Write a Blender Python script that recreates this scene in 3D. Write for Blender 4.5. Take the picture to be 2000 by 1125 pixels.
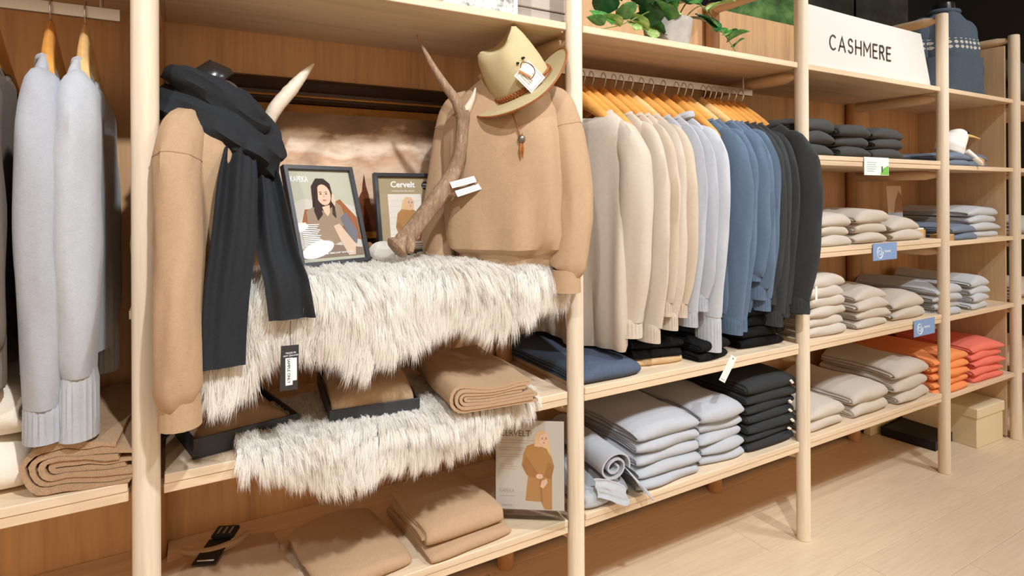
import bpy, bmesh, math, random
import numpy as np
from mathutils import Vector, Matrix, noise
from mathutils.kdtree import KDTree

for o in list(bpy.data.objects): bpy.data.objects.remove(o)
S = bpy.context.scene
COL = S.collection
R_ = random.Random(7)
PI = math.pi

# ------------------------------------------------------------------ camera
cd = bpy.data.cameras.new('camera'); cam = bpy.data.objects.new('camera', cd); COL.objects.link(cam)
cd.sensor_width = 36; cd.sensor_fit = 'HORIZONTAL'
cd.lens = 1149.77 / 2000 * 36
cd.shift_y = -(562.5 - 379.97) / 2000
cd.clip_start = .02
cam.location = (0.0508, -1.3186, 1.2356)
Rr = Vector((math.cos(.51845), -math.sin(.51845), 0)); Fw = Vector((math.sin(.51845), math.cos(.51845), 0)); Up = Vector((0, 0, 1))
Rm = Matrix((Rr, Up, -Fw)).transposed()
cam.rotation_euler = (Rm @ Matrix.Rotation(-.00465, 3, 'Z') @ Matrix.Rotation(.0013, 3, 'X')).to_euler()
S.camera = cam

# ------------------------------------------------------------------ world, lamps, exposure
w = bpy.data.worlds.new('shop_light'); S.world = w; w.use_nodes = True
bg = w.node_tree.nodes['Background']; bg.inputs[0].default_value = (1, .74, .50, 1); bg.inputs[1].default_value = .74
def spot(x, y, z, tx, ty, tz, power, ang=75, blend=.5, rad=.045, col=(.90, .955, 1)):
    l = bpy.data.lights.new('ceiling_spot', 'SPOT'); l.energy = power; l.spot_size = math.radians(ang); l.spot_blend = blend
    l.shadow_soft_size = rad; l.color = col
    o = bpy.data.objects.new('ceiling_spot', l); COL.objects.link(o); o.location = (x, y, z)
    o.rotation_euler = (Vector((tx, ty, tz)) - Vector((x, y, z))).to_track_quat('-Z', 'Y').to_euler()
spot(-.75, -2.0, 3.0, -.30, .1, 1.0, 86)
spot(.50, -1.85, 3.0, .50, .1, 1.0, 190)
spot(2.02, -1.65, 3.0, 1.8, .05, .6, 112, ang=85)
spot(3.15, -1.3, 3.1, 3.15, .1, .8, 64, ang=95)
spot(3.3, -1.75, 3.0, 2.9, -.9, 0, 42, ang=95)
S.view_settings.view_transform = 'Standard'; S.view_settings.look = 'None'
S.view_settings.gamma = 1; S.view_settings.use_curve_mapping = False
S.view_settings.exposure = .36

# ------------------------------------------------------------------ materials
MATS = {}
def lin(c):
    return tuple(((v / 255) / 12.92 if v / 255 <= .04045 else ((v / 255 + .055) / 1.055) ** 2.4) for v in c) + (1,)
class NT:
    def __init__(s, name, rough=.6, spec=.3):
        s.m = bpy.data.materials.new(name); s.m.use_nodes = True; s.t = s.m.node_tree
        s.b = s.t.nodes['Principled BSDF']; s.b.inputs['Roughness'].default_value = rough
        s.b.inputs['Specular IOR Level'].default_value = spec
    def n(s, typ, **k):
        x = s.t.nodes.new(typ)
        for a, v in k.items():
            if a in x.inputs.keys(): x.inputs[a].default_value = v
            else: setattr(x, a, v)
        return x
    def l(s, a, b): s.t.links.new(a, b)
    def coords(s, scale=(1, 1, 1), rot=(0, 0, 0)):
        tc = s.n('ShaderNodeTexCoord'); mp = s.n('ShaderNodeMapping'); mp.inputs['Scale'].default_value = scale
        mp.inputs['Rotation'].default_value = rot
        s.l(tc.outputs['Object'], mp.inputs[0]); return mp.outputs[0]
    def noise(s, vec, scale, detail=3, rough=.55):
        x = s.n('ShaderNodeTexNoise'); x.inputs['Scale'].default_value = scale; x.inputs['Detail'].default_value = detail
        x.inputs['Roughness'].default_value = rough; s.l(vec, x.inputs['Vector']); return x.outputs[0]
    def ramp(s, fac, stops):
        r = s.n('ShaderNodeValToRGB'); e = r.color_ramp.elements
        while len(e) < len(stops): e.new(.5)
        for q, (p, c) in zip(e, stops): q.position = p; q.color = c
        s.l(fac, r.inputs[0]); return r.outputs[0]
    def mix(s, fac, a, b, mode='MIX'):
        x = s.n('ShaderNodeMix', data_type='RGBA', blend_type=mode)
        for i, v in ((0, fac), (6, a), (7, b)):
            if hasattr(v, 'links'): s.l(v, x.inputs[i])
            else: x.inputs[i].default_value = v
        return x.outputs[2]
    def bump(s, h, st=.3, dist=.002):
        x = s.n('ShaderNodeBump'); x.inputs['Strength'].default_value = st; x.inputs['Distance'].default_value = dist
        s.l(h, x.inputs['Height']); s.l(x.outputs[0], s.b.inputs['Normal'])
    def col(s, c):
        if hasattr(c, 'links'): s.l(c, s.b.inputs['Base Color'])
        else: s.b.inputs['Base Color'].default_value = c
def scl(c, k): return tuple(min(1, v * k) for v in c[:3]) + (1,)

def wood(name, base, axis='Z', rough=.5, grain=.14, rnd=0.0):
    key = ('wood', name)
    if key in MATS: return MATS[key]
    N = NT(name, rough, .3)
    sc = {'X': (1.2, 22, 22), 'Y': (22, 1.2, 22), 'Z': (22, 22, 1.2)}[axis]
    v = N.coords(sc)
    if rnd:
        oi = N.n('ShaderNodeObjectInfo'); ad = N.n('ShaderNodeVectorMath', operation='MULTIPLY_ADD')
        N.l(oi.outputs['Random'], ad.inputs[0]); ad.inputs[1].default_value = (37, 91, 17); N.l(v, ad.inputs[2]); v = ad.outputs[0]
    n1 = N.noise(v, 1.0, 4, .6); n2 = N.noise(v, 5.0, 3, .6)
    c = N.ramp(n1, [(.3, scl(base, 1 - grain)), (.5, base), (.72, scl(base, 1 + grain * .5))])
    c2 = N.ramp(n2, [(.35, (.78, .72, .66, 1)), (.6, (1, 1, 1, 1))])
    c = N.mix(.35, c, c2, 'MULTIPLY')
    if rnd:
        mr = N.n('ShaderNodeMapRange'); N.l(oi.outputs['Random'], mr.inputs[0]); mr.inputs[3].default_value = 1 - rnd; mr.inputs[4].default_value = 1 + rnd * .4
        c = N.mix(1.0, c, mr.outputs[0], 'MULTIPLY')
    N.col(c); N.bump(n2, .08, .001); MATS[key] = N.m; return N.m

def knit(name, rgb, mel=.10, rough=.95, sheen=.25, fuzz=1.0, rib=False, ribaxis='X'):
    key = ('knit', name)
    if key in MATS: return MATS[key]
    base = lin(rgb); N = NT(name, rough, .12); v = N.coords()
    n1 = N.noise(v, 420, 3, .7); n2 = N.noise(v, 70, 4, .65)
    c = N.ramp(n1, [(.3, scl(base, 1 - mel)), (.5, base), (.7, scl(base, 1 + mel))])
    c = N.mix(.35, c, N.ramp(n2, [(.3, scl(base, 1 - mel * .9)), (.7, scl(base, 1 + mel * .9))]))
    N.col(c)
    N.b.inputs['Sheen Weight'].default_value = sheen; N.b.inputs['Sheen Roughness'].default_value = .5
    N.b.inputs['Sheen Tint'].default_value = scl(base, 1.4)
    add = N.n('ShaderNodeMath', operation='ADD'); N.l(n1, add.inputs[0]); N.l(n2, add.inputs[1])
    N.bump(add.outputs[0], .35 * fuzz, .0015); MATS[key] = N.m; return N.m

def plain(name, rgb, rough=.5, spec=.4, metal=0, bump=0, bscale=60, var=0):
    key = ('plain', name)
    if key in MATS: return MATS[key]
    base = lin(rgb); N = NT(name, rough, spec); N.b.inputs['Metallic'].default_value = metal
    v = N.coords(); n = N.noise(v, bscale, 3)
    N.col(N.ramp(n, [(.3, scl(base, 1 - var)), (.7, scl(base, 1 + var))]))
    if bump: N.bump(n, bump, .002)
    MATS[key] = N.m; return N.m
def glassy(name, tint=(1, 1, 1, 1), rough=.02):
    key = ('glass', name)
    if key in MATS: return MATS[key]
    N = NT(name, rough, .5); N.t.nodes.remove(N.b)
    tr = N.n('ShaderNodeBsdfTransparent'); tr.inputs[0].default_value = tint
    gl = N.n('ShaderNodeBsdfGlossy'); gl.inputs['Roughness'].default_value = rough
    fr = N.n('ShaderNodeFresnel'); fr.inputs[0].default_value = 1.5
    mx = N.n('ShaderNodeMixShader'); out = N.t.nodes['Material Output']
    ge = N.n('ShaderNodeNewGeometry'); sb = N.n('ShaderNodeMath', operation='SUBTRACT'); sb.inputs[0].default_value = 1; N.l(ge.outputs['Backfacing'], sb.inputs[1]); mu = N.n('ShaderNodeMath', operation='MULTIPLY'); N.l(fr.outputs[0], mu.inputs[0]); N.l(sb.outputs[0], mu.inputs[1]); N.l(mu.outputs[0], mx.inputs[0]); N.l(tr.outputs[0], mx.inputs[1]); N.l(gl.outputs[0], mx.inputs[2]); N.l(mx.outputs[0], out.inputs[0])
    MATS[key] = N.m; return N.m

ASH = lin((222, 192, 156)); PANEL = lin((211, 166, 120)); OAK = lin((222, 198, 168))
M_post = wood('pale_ash_dowel', lin((230, 213, 190)), 'Z'); M_board = wood('pale_ash_board', lin((224, 198, 166)), 'X')
M_mat = wood('pale_ash_top_board', lin((226, 202, 172)), 'X'); M_rail = wood('pale_ash_rail', lin((214, 182, 146)), 'Y')
M_panel = wood('ash_veneer_panel', PANEL, 'Z', grain=.24); M_side = wood('ash_side_panel', lin((206, 174, 138)), 'Z')
M_floor = wood('oak_plank', OAK, 'X', .45, .03, rnd=.025)
M_metal = plain('brushed_steel', (190, 186, 182), .3, .5, 1)
M_hook = plain('hook_steel', (205, 205, 205), .25, .5, 1)
M_hang = wood('varnished_hanger_wood', lin((226, 160, 82)), 'Y', .3, .1)
M_black = plain('matt_black', (26, 26, 28), .55, .3); M_white = plain('white_card', (240, 238, 234), .6, .3)
M_dark = plain('near_black_paint', (9, 9, 10), .9, .1)
M_ink = plain('printed_ink', (60, 52, 48), .7, .2); M_wink = plain('white_ink', (245, 245, 245), .7, .2)
OATMEAL = (196, 182, 166); GREYL = (172, 173, 179); GREYW = (205, 203, 202); BLUE = (96, 112, 132); CHAR = (62, 63, 64); CAMEL = (186, 142, 98)

# ------------------------------------------------------------------ object helpers
def tag(o, label=None, cat=None, group=None, kind=None):
    if label: o['label'] = label
    if cat: o['category'] = cat
    if group: o['group'] = group
    if kind: o['kind'] = kind
    return o
def empty(name, loc=(0, 0, 0), rz=0, label=None, cat=None, group=None, rot=None):
    o = bpy.data.objects.new(name, None); COL.objects.link(o); o.location = loc
    o.rotation_euler = rot if rot else (0, 0, rz); o.empty_display_size = .05
    return tag(o, label, cat, group)
def me(name, verts, faces, mat, smooth=True, sharp=None):
    m = bpy.data.meshes.new(name); m.from_pydata([tuple(v) for v in verts], [], faces)
    if mat: m.materials.append(mat)
    bm = bmesh.new(); bm.from_mesh(m); bmesh.ops.recalc_face_normals(bm, faces=bm.faces); bm.to_mesh(m); bm.free()
    if smooth:
        m.polygons.foreach_set('use_smooth', [True] * len(m.polygons))
        if sharp: m.set_sharp_from_angle(angle=math.radians(sharp))
    m.update(); return m
def ob(name, mesh, parent=None, loc=(0, 0, 0), rot=(0, 0, 0)):
    o = bpy.data.objects.new(name, mesh); COL.objects.link(o); o.location = loc; o.rotation_euler = rot
    if parent: o.parent = parent
    return o
def obj(name, verts, faces, mat, parent=None, loc=(0, 0, 0), rot=(0, 0, 0), smooth=True, sharp=40):
    return ob(name, me(name, verts, faces, mat, smooth, sharp), parent, loc, rot)
def copy_tree(o, parent=None):
    c = o.copy(); COL.objects.link(c)
    if parent: c.parent = parent
    for ch in list(o.children): copy_tree(ch, c)
    return c
def boxm(name, x0, x1, y0, y1, z0, z1, mat, bev=.0015, seg=1):
    bm = bmesh.new(); bmesh.ops.create_cube(bm, size=1)
    for v in bm.verts:
        v.co = Vector(((x0 + x1) / 2 + v.co.x * (x1 - x0), (y0 + y1) / 2 + v.co.y * (y1 - y0), (z0 + z1) / 2 + v.co.z * (z1 - z0)))
    if bev: bmesh.ops.bevel(bm, geom=list(bm.edges), offset=bev, segments=seg, affect='EDGES')
    m = bpy.data.meshes.new(name); bm.to_mesh(m); bm.free()
    if mat: m.materials.append(mat)
    return m
def box(name, x0, x1, y0, y1, z0, z1, mat, parent=None, bev=.0015, loc=(0, 0, 0), rot=(0, 0, 0), seg=1):
    return ob(name, boxm(name, x0, x1, y0, y1, z0, z1, mat, bev, seg), parent, loc, rot)
def grid_faces(nr, nc, wrap=False):
    f = []
    for i in range(nr - 1):
        for j in range(nc if wrap else nc - 1):
            k = (j + 1) % nc; f.append((i * nc + j, i * nc + k, (i + 1) * nc + k, (i + 1) * nc + j))
    return f
def loft(rings, cap=(True, True)):
    n = len(rings[0]); v = [p for r in rings for p in r]; f = grid_faces(len(rings), n, True)
    if cap[0]: f.append(tuple(range(n - 1, -1, -1)))
    if cap[1]: f.append(tuple((len(rings) - 1) * n + i for i in range(n)))
    return v, f
def smooth_path(pts, per=6):
    P = [Vector(p) for p in pts]; out = []
    for i in range(len(P) - 1):
        p0 = P[max(i - 1, 0)]; p1 = P[i]; p2 = P[i + 1]; p3 = P[min(i + 2, len(P) - 1)]
        for k in range(per):
            t = k / per
            out.append(.5 * ((2 * p1) + (p2 - p0) * t + (2 * p0 - 5 * p1 + 4 * p2 - p3) * t * t + (-p0 + 3 * p1 - 3 * p2 + p3) * t ** 3))
    out.append(P[-1]); return out
def lerp_list(L, t):
    t = min(max(t, 0), 1) * (len(L) - 1); i = min(int(t), len(L) - 2); return L[i] + (L[i + 1] - L[i]) * (t - i)
def tube(pts, radii, n=10, per=6, squash=None, fold=None, cap=(True, True), ref=None):
    """sweep; radii interpolated along control points; squash=(ref axis, factor) flattens"""
    P = smooth_path(pts, per) if per > 1 else [Vector(p) for p in pts]
    rings = []; T0 = None; N0 = None; m = len(P)
    for i, p in enumerate(P):
        T = (P[min(i + 1, m - 1)] - P[max(i - 1, 0)]).normalized()
        if N0 is None:
            a = Vector(ref) if ref else (Vector((1, 0, 0)) if abs(T.x) < .9 else Vector((0, 1, 0)))
            N0 = (a - T * a.dot(T)).normalized()
        else: N0 = (N0 - T * N0.dot(T)).normalized()
        B = T.cross(N0); t = i / (m - 1); r = lerp_list(radii, t); ring = []
        for k in range(n):
            th = 2 * PI * k / n; q = r * (fold(th, t) if fold else 1)
            ring.append(p + N0 * (math.cos(th) * q * (squash if squash else 1)) + B * (math.sin(th) * q))
        rings.append(ring)
    return loft(rings, cap)
def cyl(x, y, z0, z1, r, n=20, bev=.003):
    rs = [(r - bev, z0), (r, z0 + bev), (r, z1 - bev), (r - bev, z1)]
    return loft([[(x + math.cos(2 * PI * k / n) * q, y + math.sin(2 * PI * k / n) * q, z) for k in range(n)] for q, z in rs])
def text(name, s, size, mat, parent, loc, rot=(0, 0, 0), align='LEFT', thin=0.0, space=1.0, ext=.0002, sx=1):
    c = bpy.data.curves.new('t', 'FONT'); c.body = s; c.size = size; c.align_x = align; c.extrude = ext; c.offset = thin; c.space_character = space
    c.resolution_u = 3
    t = bpy.data.objects.new('t', c); COL.objects.link(t)
    dg = bpy.context.evaluated_depsgraph_get(); m = bpy.data.meshes.new_from_object(t.evaluated_get(dg))
    bpy.data.objects.remove(t); m.name = name; m.materials.clear(); m.materials.append(mat)
    o = ob(name, m, parent, loc, rot); o.scale = (sx, 1, 1); return o
def nz(x, y=0, z=0): return noise.noise(Vector((x, y, z)))
def flat(name, pts, mat, parent, off, plane='XZ'):
    """flat print: polygon in the (right, up) plane of its parent, facing local -Y"""
    return obj(name, [(u, -off, v) for u, v in pts], [tuple(range(len(pts)))], mat, parent, smooth=False)
def ell(cx, cy, rx, ry, n=16, a0=0, a1=2 * PI):
    return [(cx + rx * math.cos(a0 + (a1 - a0) * i / n), cy + ry * math.sin(a0 + (a1 - a0) * i / n)) for i in range(n)]

# ================================================================== ROOM
floor = box('floor', -3.2, 7.5, -4.2, .6, -.06, -.02, wood('subfloor', OAK, 'X'), bev=0); tag(floor, 'pale oak plank shop floor running along the shelving', kind='structure')
plank = boxm('plank', -.9, .9, -.0945, .0945, -.02, 0, M_floor, bev=.0012)
for r in range(20):
    y = .49 - r * .19; x = -2.4 - R_.uniform(0, 1.8)
    while x < 6.6:
        o = ob('plank', plank, floor, (x + .9, y, 0)); x += 1.8015
wall = box('wall_back', -3.2, 7.5, .46, .6, -.02, 3.3, plain('dark_wall_paint', (20, 19, 20), .9, .1)); tag(wall, 'dark painted wall behind the shelving', kind='structure')
ceil = box('ceiling', -3.2, 7.5, -4.2, .6, 3.3, 3.36, M_dark, bev=0); tag(ceil, 'black open shop ceiling', kind='structure')

# ================================================================== SHELVING
XP = [-1, 0, 1, 2, 3, 3.713]
L = dict(L0=1.684, L2=1.341, L3=1.000, L4=.666, L5=.3185); TOP = 2.029
shelf_root = empty('shelving_unit', (0, 0, 0), 0, 'long pale ash shelving wall of round posts, rails and open shelves', 'shelving')
def vf(name, vfp, mat, parent, sharp=40): return obj(name, vfp[0], vfp[1], mat, parent, sharp=sharp)
postm = me('post', *cyl(0, 0, 0, TOP, .0235, 24, .002), M_post, True, 40)
backm = me('back_post', *cyl(0, 0, 0, TOP, .028, 16, .002), wood('ash_back_post', lin((188, 140, 94)), 'Z'), True, 40)
def railv():
    P = [(0, .015, 0), (0, .03, 0), (0, .06, 0), (0, .10, 0), (0, .40, 0)]
    return tube(P, [.010, .013, .019, .0215, .0215], 14, 3, ref=(1, 0, 0))
railm = me('rail', *railv(), M_rail, True, 40)
bays = [('A', -1, 0, ['L0', 'L4', 'L5']), ('B', 0, 1, ['L0', 'L3', 'L4', 'L5']), ('C', 1, 2, ['L0', 'L4', 'L5']), ('D', 2, 3, ['L0', 'L2', 'L3', 'L4', 'L5']), ('E', 3, 3.713, ['L0', 'L2', 'L3', 'L4', 'L5'])]
for x in XP:
    ob('post', postm, shelf_root, (x, 0, 0)); ob('back_post', backm, shelf_root, (x, .40, 0))
    ob('top_rail', railm, shelf_root, (x, 0, TOP - .022))
    lv = set()
    for b, x0, x1, ls in bays:
        if abs(x0 - x) < .01 or abs(x1 - x) < .01: lv |= set(ls)
    for k in lv: ob('rail', railm, shelf_root, (x, 0, L[k] - .024))
for b, x0, x1, ls in bays:
    for k in ls:
        z = L[k]; a, c = x0 + .0285, x1 - .0285
        if k == 'L0' or b == 'E': box('shelf_board', a, c, -.006, .43, z, z + .02, M_board, shelf_root, .0015)
        else:
            box('shelf_board', a, c, -.004, .43, z, z + .018, M_board, shelf_root, .0012)
            box('top_board', a + .001, c - .001, -.006, .428, z + .0188, z + .0365, M_mat, shelf_root, .0015)
    for k in ls:
        if b != 'A': box('light_gap_filler', x0 - .0284, x0 + .0284, .026, .43, L[k] + .001, L[k] + .0175, M_board, shelf_root, .0005)  # added strips closing the gaps between shelf ends, so lamp light can't leak through
    top = TOP
    box('back_panel', x0 + .002, x1 - .002, .43, .445, .02, top, M_panel, shelf_root, .001)
box('side_panel', 3.684, 3.696, .028, .43, .012, TOP - .05, M_side, shelf_root, .001)
# the next unit, seen through the slit past the last post
nxt = empty('shelving_unit', (3.76, 0, 0), 0, 'second ash shelving unit just past the last post at the right edge', 'shelving')
ob('post', postm, nxt, (.95, 0, 0)); ob('post', postm, nxt, (.012, .02, 0))
for k in L:
    box('shelf_board', .03, .92, 0, .43, L[k], L[k] + .02, M_board, nxt, .0015)
box('back_panel', 0, .95, .43, .445, .02, TOP, M_panel, nxt, .001)
# ================================================================== RODS
def rod(name, x0, x1, y, z, label, sup):
    r = empty(name, ((x0 + x1) / 2, y, z), 0, label, 'clothes rail'); h = (x1 - x0) / 2
    box('bar', -h, h, -.006, .006, -.013, .013, M_metal, r, .001)
    for s in sup: vf('drop_support', tube([(s, 0, .012), (s, 0, L['L0'] - z)], [.004, .004], 8, 1), M_metal, r)
    return r
rod('clothes_rail', -.93, -.052, .2, 1.625, 'flat steel clothes rail under the top shelf at the far left', [-.38, .405])
rod('clothes_rail', 1.052, 1.985, .2, 1.627, 'flat steel clothes rail full of hangers in the middle bay', [-.42, .42])

# ================================================================== HANGERS AND HANGING SWEATERS
def hanger_mesh():
    pts = []; n = 14; rings = []
    for i in range(-n, n + 1):
        t = i / n; a = abs(t); y = t * .166
        zc = -.058 - .022 * a - .098 * a ** 1.5 - .004 * (1 if a > .95 else 0)
        hh = .024 * (1 - a) ** .7 + .014 + (.016 * max(0, 1 - a * 3) ** 2); th = .0085 + .004 * a
        xo = .016 * a * a
        ring = []
        for k in range(8):
            q = 2 * PI * k / 8; ring.append((xo + math.cos(q) * th, y, zc + math.sin(q) * hh * .8))
        rings.append(ring)
    return loft(rings)
def hook_mesh():
    P = [(0, 0, -.05), (0, 0, -.012), (0, .004, -.004)]
    P = [(0, 0, -.06), (0, .0, -.035), (0, -.012, -.018), (0, -.019, .004), (0, -.012, .021), (0, .003, .0265), (0, .016, .018), (0, .019, .008)]
    return tube(P, [.0017, .0017], 6, 4)
HM = me('hanger_shoulder', *hanger_mesh(), M_hang, True, 50); HM2 = me('hanger_shoulder', *hanger_mesh(), wood('pale_hanger_wood', lin((232, 190, 128)), 'Y', .35, .1), True, 50); HK = me('hanger_hook', *hook_mesh(), M_hook, True, 50)
def hanger(x, y, z, rz, label, group):
    r = empty('clothes_hanger', (x, y, z), rz, label, 'hanger', group)
    ob('shoulder_bar', HM if random.Random(round(x * 977)).random() < .7 else HM2, r); ob('hook', HK, r); return r

def body_mesh(seed, hem=-.735, wide=.2, thick=.024, fold=.012, neckw=.075):
    rr = random.Random(seed); n = 48; rings = []
    ph = [rr.uniform(0, 6.3) for _ in range(4)]
    Z = [(-.081, .122, .012), (-.089, .136, .016), (-.102, .152, .0195), (-.118, .168, .0215), (-.138, .180, .0225), (-.17, .187, .023), (-.23, .188, .023), (-.34, .185, .024), (-.45, wide * .9, .025), (-.58, wide * .92, .025), (-.68, wide * .92, .023), (hem + .02, wide * .9, .02), (hem, wide * .87, .017)]
    for z, a, b in Z:
        d = min(1, max(0, (-z - .16) / .4)); ring = []
        for k in range(n):
            q = 2 * PI * k / n; c, s = math.cos(q), math.sin(q)
            y = a * math.copysign(abs(c) ** .8, c); x = (b * thick / .024) * math.copysign(abs(s) ** .8, s)
            f = fold * d * (math.sin(y * 34 + ph[0] + z * 2) + .6 * math.sin(y * 61 + ph[1]) )
            f += .006 * nz(y * 9 + seed, z * 4)
            ring.append((x + f, y, z + .006 * math.sin(y * 20 + ph[2]) * d - (.045 * max(0, 1 - abs(y) / a) * max(0, (z + .118) / .037) if z > -.118 else 0)))
        rings.append(ring)
    return loft(rings)
def sleeve_mesh(seed, side, end=-.80, rmax=.062, flat_=.42, xo=0.0):
    rr = random.Random(seed * 3 + 1); p1, p2 = rr.uniform(0, 6), rr.uniform(0, 6); s = side
    xo = xo + rr.uniform(-.006, .008)
    zs = -.165
    P = [(.004, s * .128, -.140), (.005, s * .166, -.160), (.006, s * .190, -.22), (.006 + xo * .3, s * .198, -.32), (.008 + xo * .6, s * .195, -.48), (.008 + xo, s * .188, -.62), (.006 + xo, s * .178, end)]
    def fold(th, t): return 1 + .06 * math.sin(2 * th + p1 + t * 3) + .05 * math.sin(3 * th + p2 - t * 5) + .12 * nz(math.cos(th) * 1.5 + seed, math.sin(th) * 1.5, t * 7)
    v, f = tube(P, [.028, .046, rmax * .88, rmax * .95, rmax * .94, rmax * .86, rmax * .74], 22, 5, squash=flat_, fold=fold, ref=(1, 0, 0))
    return v, f, P[-1]
def cuff_mesh(p, r, ln, flat_=.45, n=64):
    rings = []
    for i in range(7):
        t = i / 6; z = p[2] + .006 - ln * t; q = r * (.86 if i else .80) * (1 + .03 * t)
        ring = []
        for k in range(n):
            th = 2 * PI * k / n; g = q * (1 + (.035 if i else 0) * math.sin(th * 22) * (1 if 0 < i < 6 else .3)); ring.append((p[0] + math.cos(th) * g * flat_ * 1.05, p[1] + math.sin(th) * g, z))
        rings.append(ring)
    return loft(rings)
SWM = {}
def sweater_hung(x, y, z, rz, mat, seed, label, group=None, end=-.80, cuff=.075, rmax=.062, flat_=.42, hem=-.735, neck=False, wide=.2, thick=.024, fold=.012):
    r = empty('hanging_sweater', (x, y, z), rz, label, 'sweater', group)
    v, f = body_mesh(seed, hem, wide, thick, fold); obj('body', [(p[0], p[1], p[2] - .036) for p in v], f, mat, r)
    for s in (-1, 1):
        v, f, p = sleeve_mesh(seed * 7 + s, s, end + (0 if s < 0 else .03), rmax, flat_)
        sl = obj('sleeve', [(q[0], q[1], q[2] - .034 * min(1, (q[2] - end) / (-.2 - end))) for q in v], f, mat, r)
        obj('cuff', *cuff_mesh(p, rmax * .80, cuff, flat_ * 1.1), mat, sl)
    # neckband
    P = [((.013 if not neck else .02) * math.cos(q), .122 * math.sin(q), -.083 - .045 * (1 - abs(math.sin(q))) * (1 if not neck else .6) + (.012 if neck else 0) - .036) for q in [2 * PI * i / 24 for i in range(25)]]
    obj('neckband', *tube(P, [.007, .007] if not neck else [.014, .014], 8, 1), mat, r)
    return r
M_oat = knit('oatmeal_knit', OATMEAL); M_gl = knit('light_grey_knit', GREYL); M_gw = knit('pale_grey_knit', (182, 184, 189)); M_bl = knit('denim_blue_knit', BLUE, .14); M_ch = knit('charcoal_knit', CHAR, .18)
M_oat2 = knit('warm_oatmeal_knit', (196, 178, 158)); M_taupe = knit('taupe_knit', (120, 108, 98))
# bay A
za = 1.605
for x, rz, mat, sd, lab, end, cf, hlab in [
    (-.262, .05, M_taupe, 3, 'dark taupe knit sweater hanging at the left edge of the picture', -.62, .1, 'wooden hanger of the dark taupe sweater at the left edge'),
    (-.171, .03, M_gl, 5, 'left one of the two light grey sweaters on the left rail', -.755, .07, 'wooden hanger of the left light grey sweater'),
    (-.113, .0, M_gw, 8, 'light grey sweater with deep ribbed cuff nearest the left post', -.705, .125, 'wooden hanger of the light grey sweater nearest the left post')]:
    sweater_hung(x, .2, za + .015, rz, mat, sd, lab, None, end, cf, .056, .70, -.66)
    hanger(x, .2, za + .015, rz, hlab, 'wooden hangers on the left rail')
# bay C
NX = [1.222, 1.296, 1.336, 1.366, 1.406, 1.452, 1.496, 1.550, 1.650, 1.682, 1.746, 1.772, 1.797, 1.825, 1.865, 1.900, 1.938, 1.935]
RZ = [.22, .17, .15, .14, .14, .13, .13, .12, .13, .12, .12, .11, .10, .08, .08, .07, .06, .05]
HX = [n - .19 * math.sin(r) - .010 for n, r in zip(NX, RZ)]
seq = [('oat', -.74), ('oat', -.765), ('oat2', -.69), ('oat', -.735), ('oat2', -.70), ('gl', -.735), ('gl', -.69), ('gw', -.76), ('bl', -.785), ('bl', -.775), ('bl', -.615), ('bl', -.68), ('bl', -.72), ('ch', -.70), ('ch', -.78), ('ch', -.75), ('ch', -.74), ('ch', -.735)]
mm = dict(oat=M_oat, oat2=M_oat2, gl=M_gl, gw=M_gw, bl=M_bl, ch=M_ch)
cname = dict(oat='oatmeal', oat2='warm oatmeal', gl='light grey', gw='pale grey', bl='denim blue', ch='charcoal')
lab_c = ['oatmeal sweater at the front of the middle rail, its whole front in view', 'second oatmeal sweater from the post on the middle rail', 'warm oatmeal sweater third from the post on the middle rail', 'oatmeal sweater fourth from the post on the middle rail', 'warm oatmeal sweater hanging just before the light grey ones',
 'first light grey sweater after the oatmeal ones on the rail', 'second light grey sweater after the oatmeal ones on the rail', 'pale grey turtleneck with long ribbed cuff and white tag hanging before the blue sweaters', 'denim blue sweater hanging right beside the pale grey turtleneck', 'second denim blue sweater from the grey ones', 'middle one of the five denim blue sweaters on the rail', 'fourth denim blue sweater from the grey ones', 'denim blue sweater hanging right before the charcoal ones',
 'first charcoal sweater after the denim blue ones', 'second charcoal sweater after the denim blue ones', 'middle one of the five charcoal sweaters on the rail', 'fourth charcoal sweater on the rail, last but one', 'last charcoal sweater at the right end of the middle rail']
ords = ['first', 'second', 'third', 'fourth', 'fifth', 'sixth', 'seventh', 'eighth', 'ninth', 'tenth', 'eleventh', 'twelfth', 'thirteenth', 'fourteenth', 'fifteenth', 'sixteenth', 'seventeenth', 'last']
for i, (x, (c, end)) in enumerate(zip(HX, seq)):
    rz = RZ[i]
    big = i == 0
    sw_ = sweater_hung(x, .2 if i < 16 else .175, 1.607, rz, mm[c], 20 + i, lab_c[i], 'sweaters on the middle rail', end, .12 if c == 'gw' else .055, .062 if c != 'gw' else .066, (.36 if c != 'gw' else .46) if not big else .72, -.735 if not big else -.80, c == 'gw', .2 if not big else .215, .02 if not big else .05, .008 if not big else .020)
    if i == 17: sw_.scale = (1, 1.12, 1)
    hanger(x, .2, 1.607, rz, 'varnished wooden hanger holding the ' + ords[i] + ' sweater from the post on the middle rail', 'hangers on the middle rail')
for i, (x, rz) in enumerate([(1.135, .28), (1.205, .2), (1.58, .12)]):
    hanger(x, .2, 1.607, rz, ['wooden hanger behind the second post at the front of the middle rail', 'spare wooden hanger squeezed between the first two oatmeal sweaters', 'spare wooden hanger between the pale grey turtleneck and the denim blue sweaters'][i], 'hangers on the middle rail')

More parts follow.
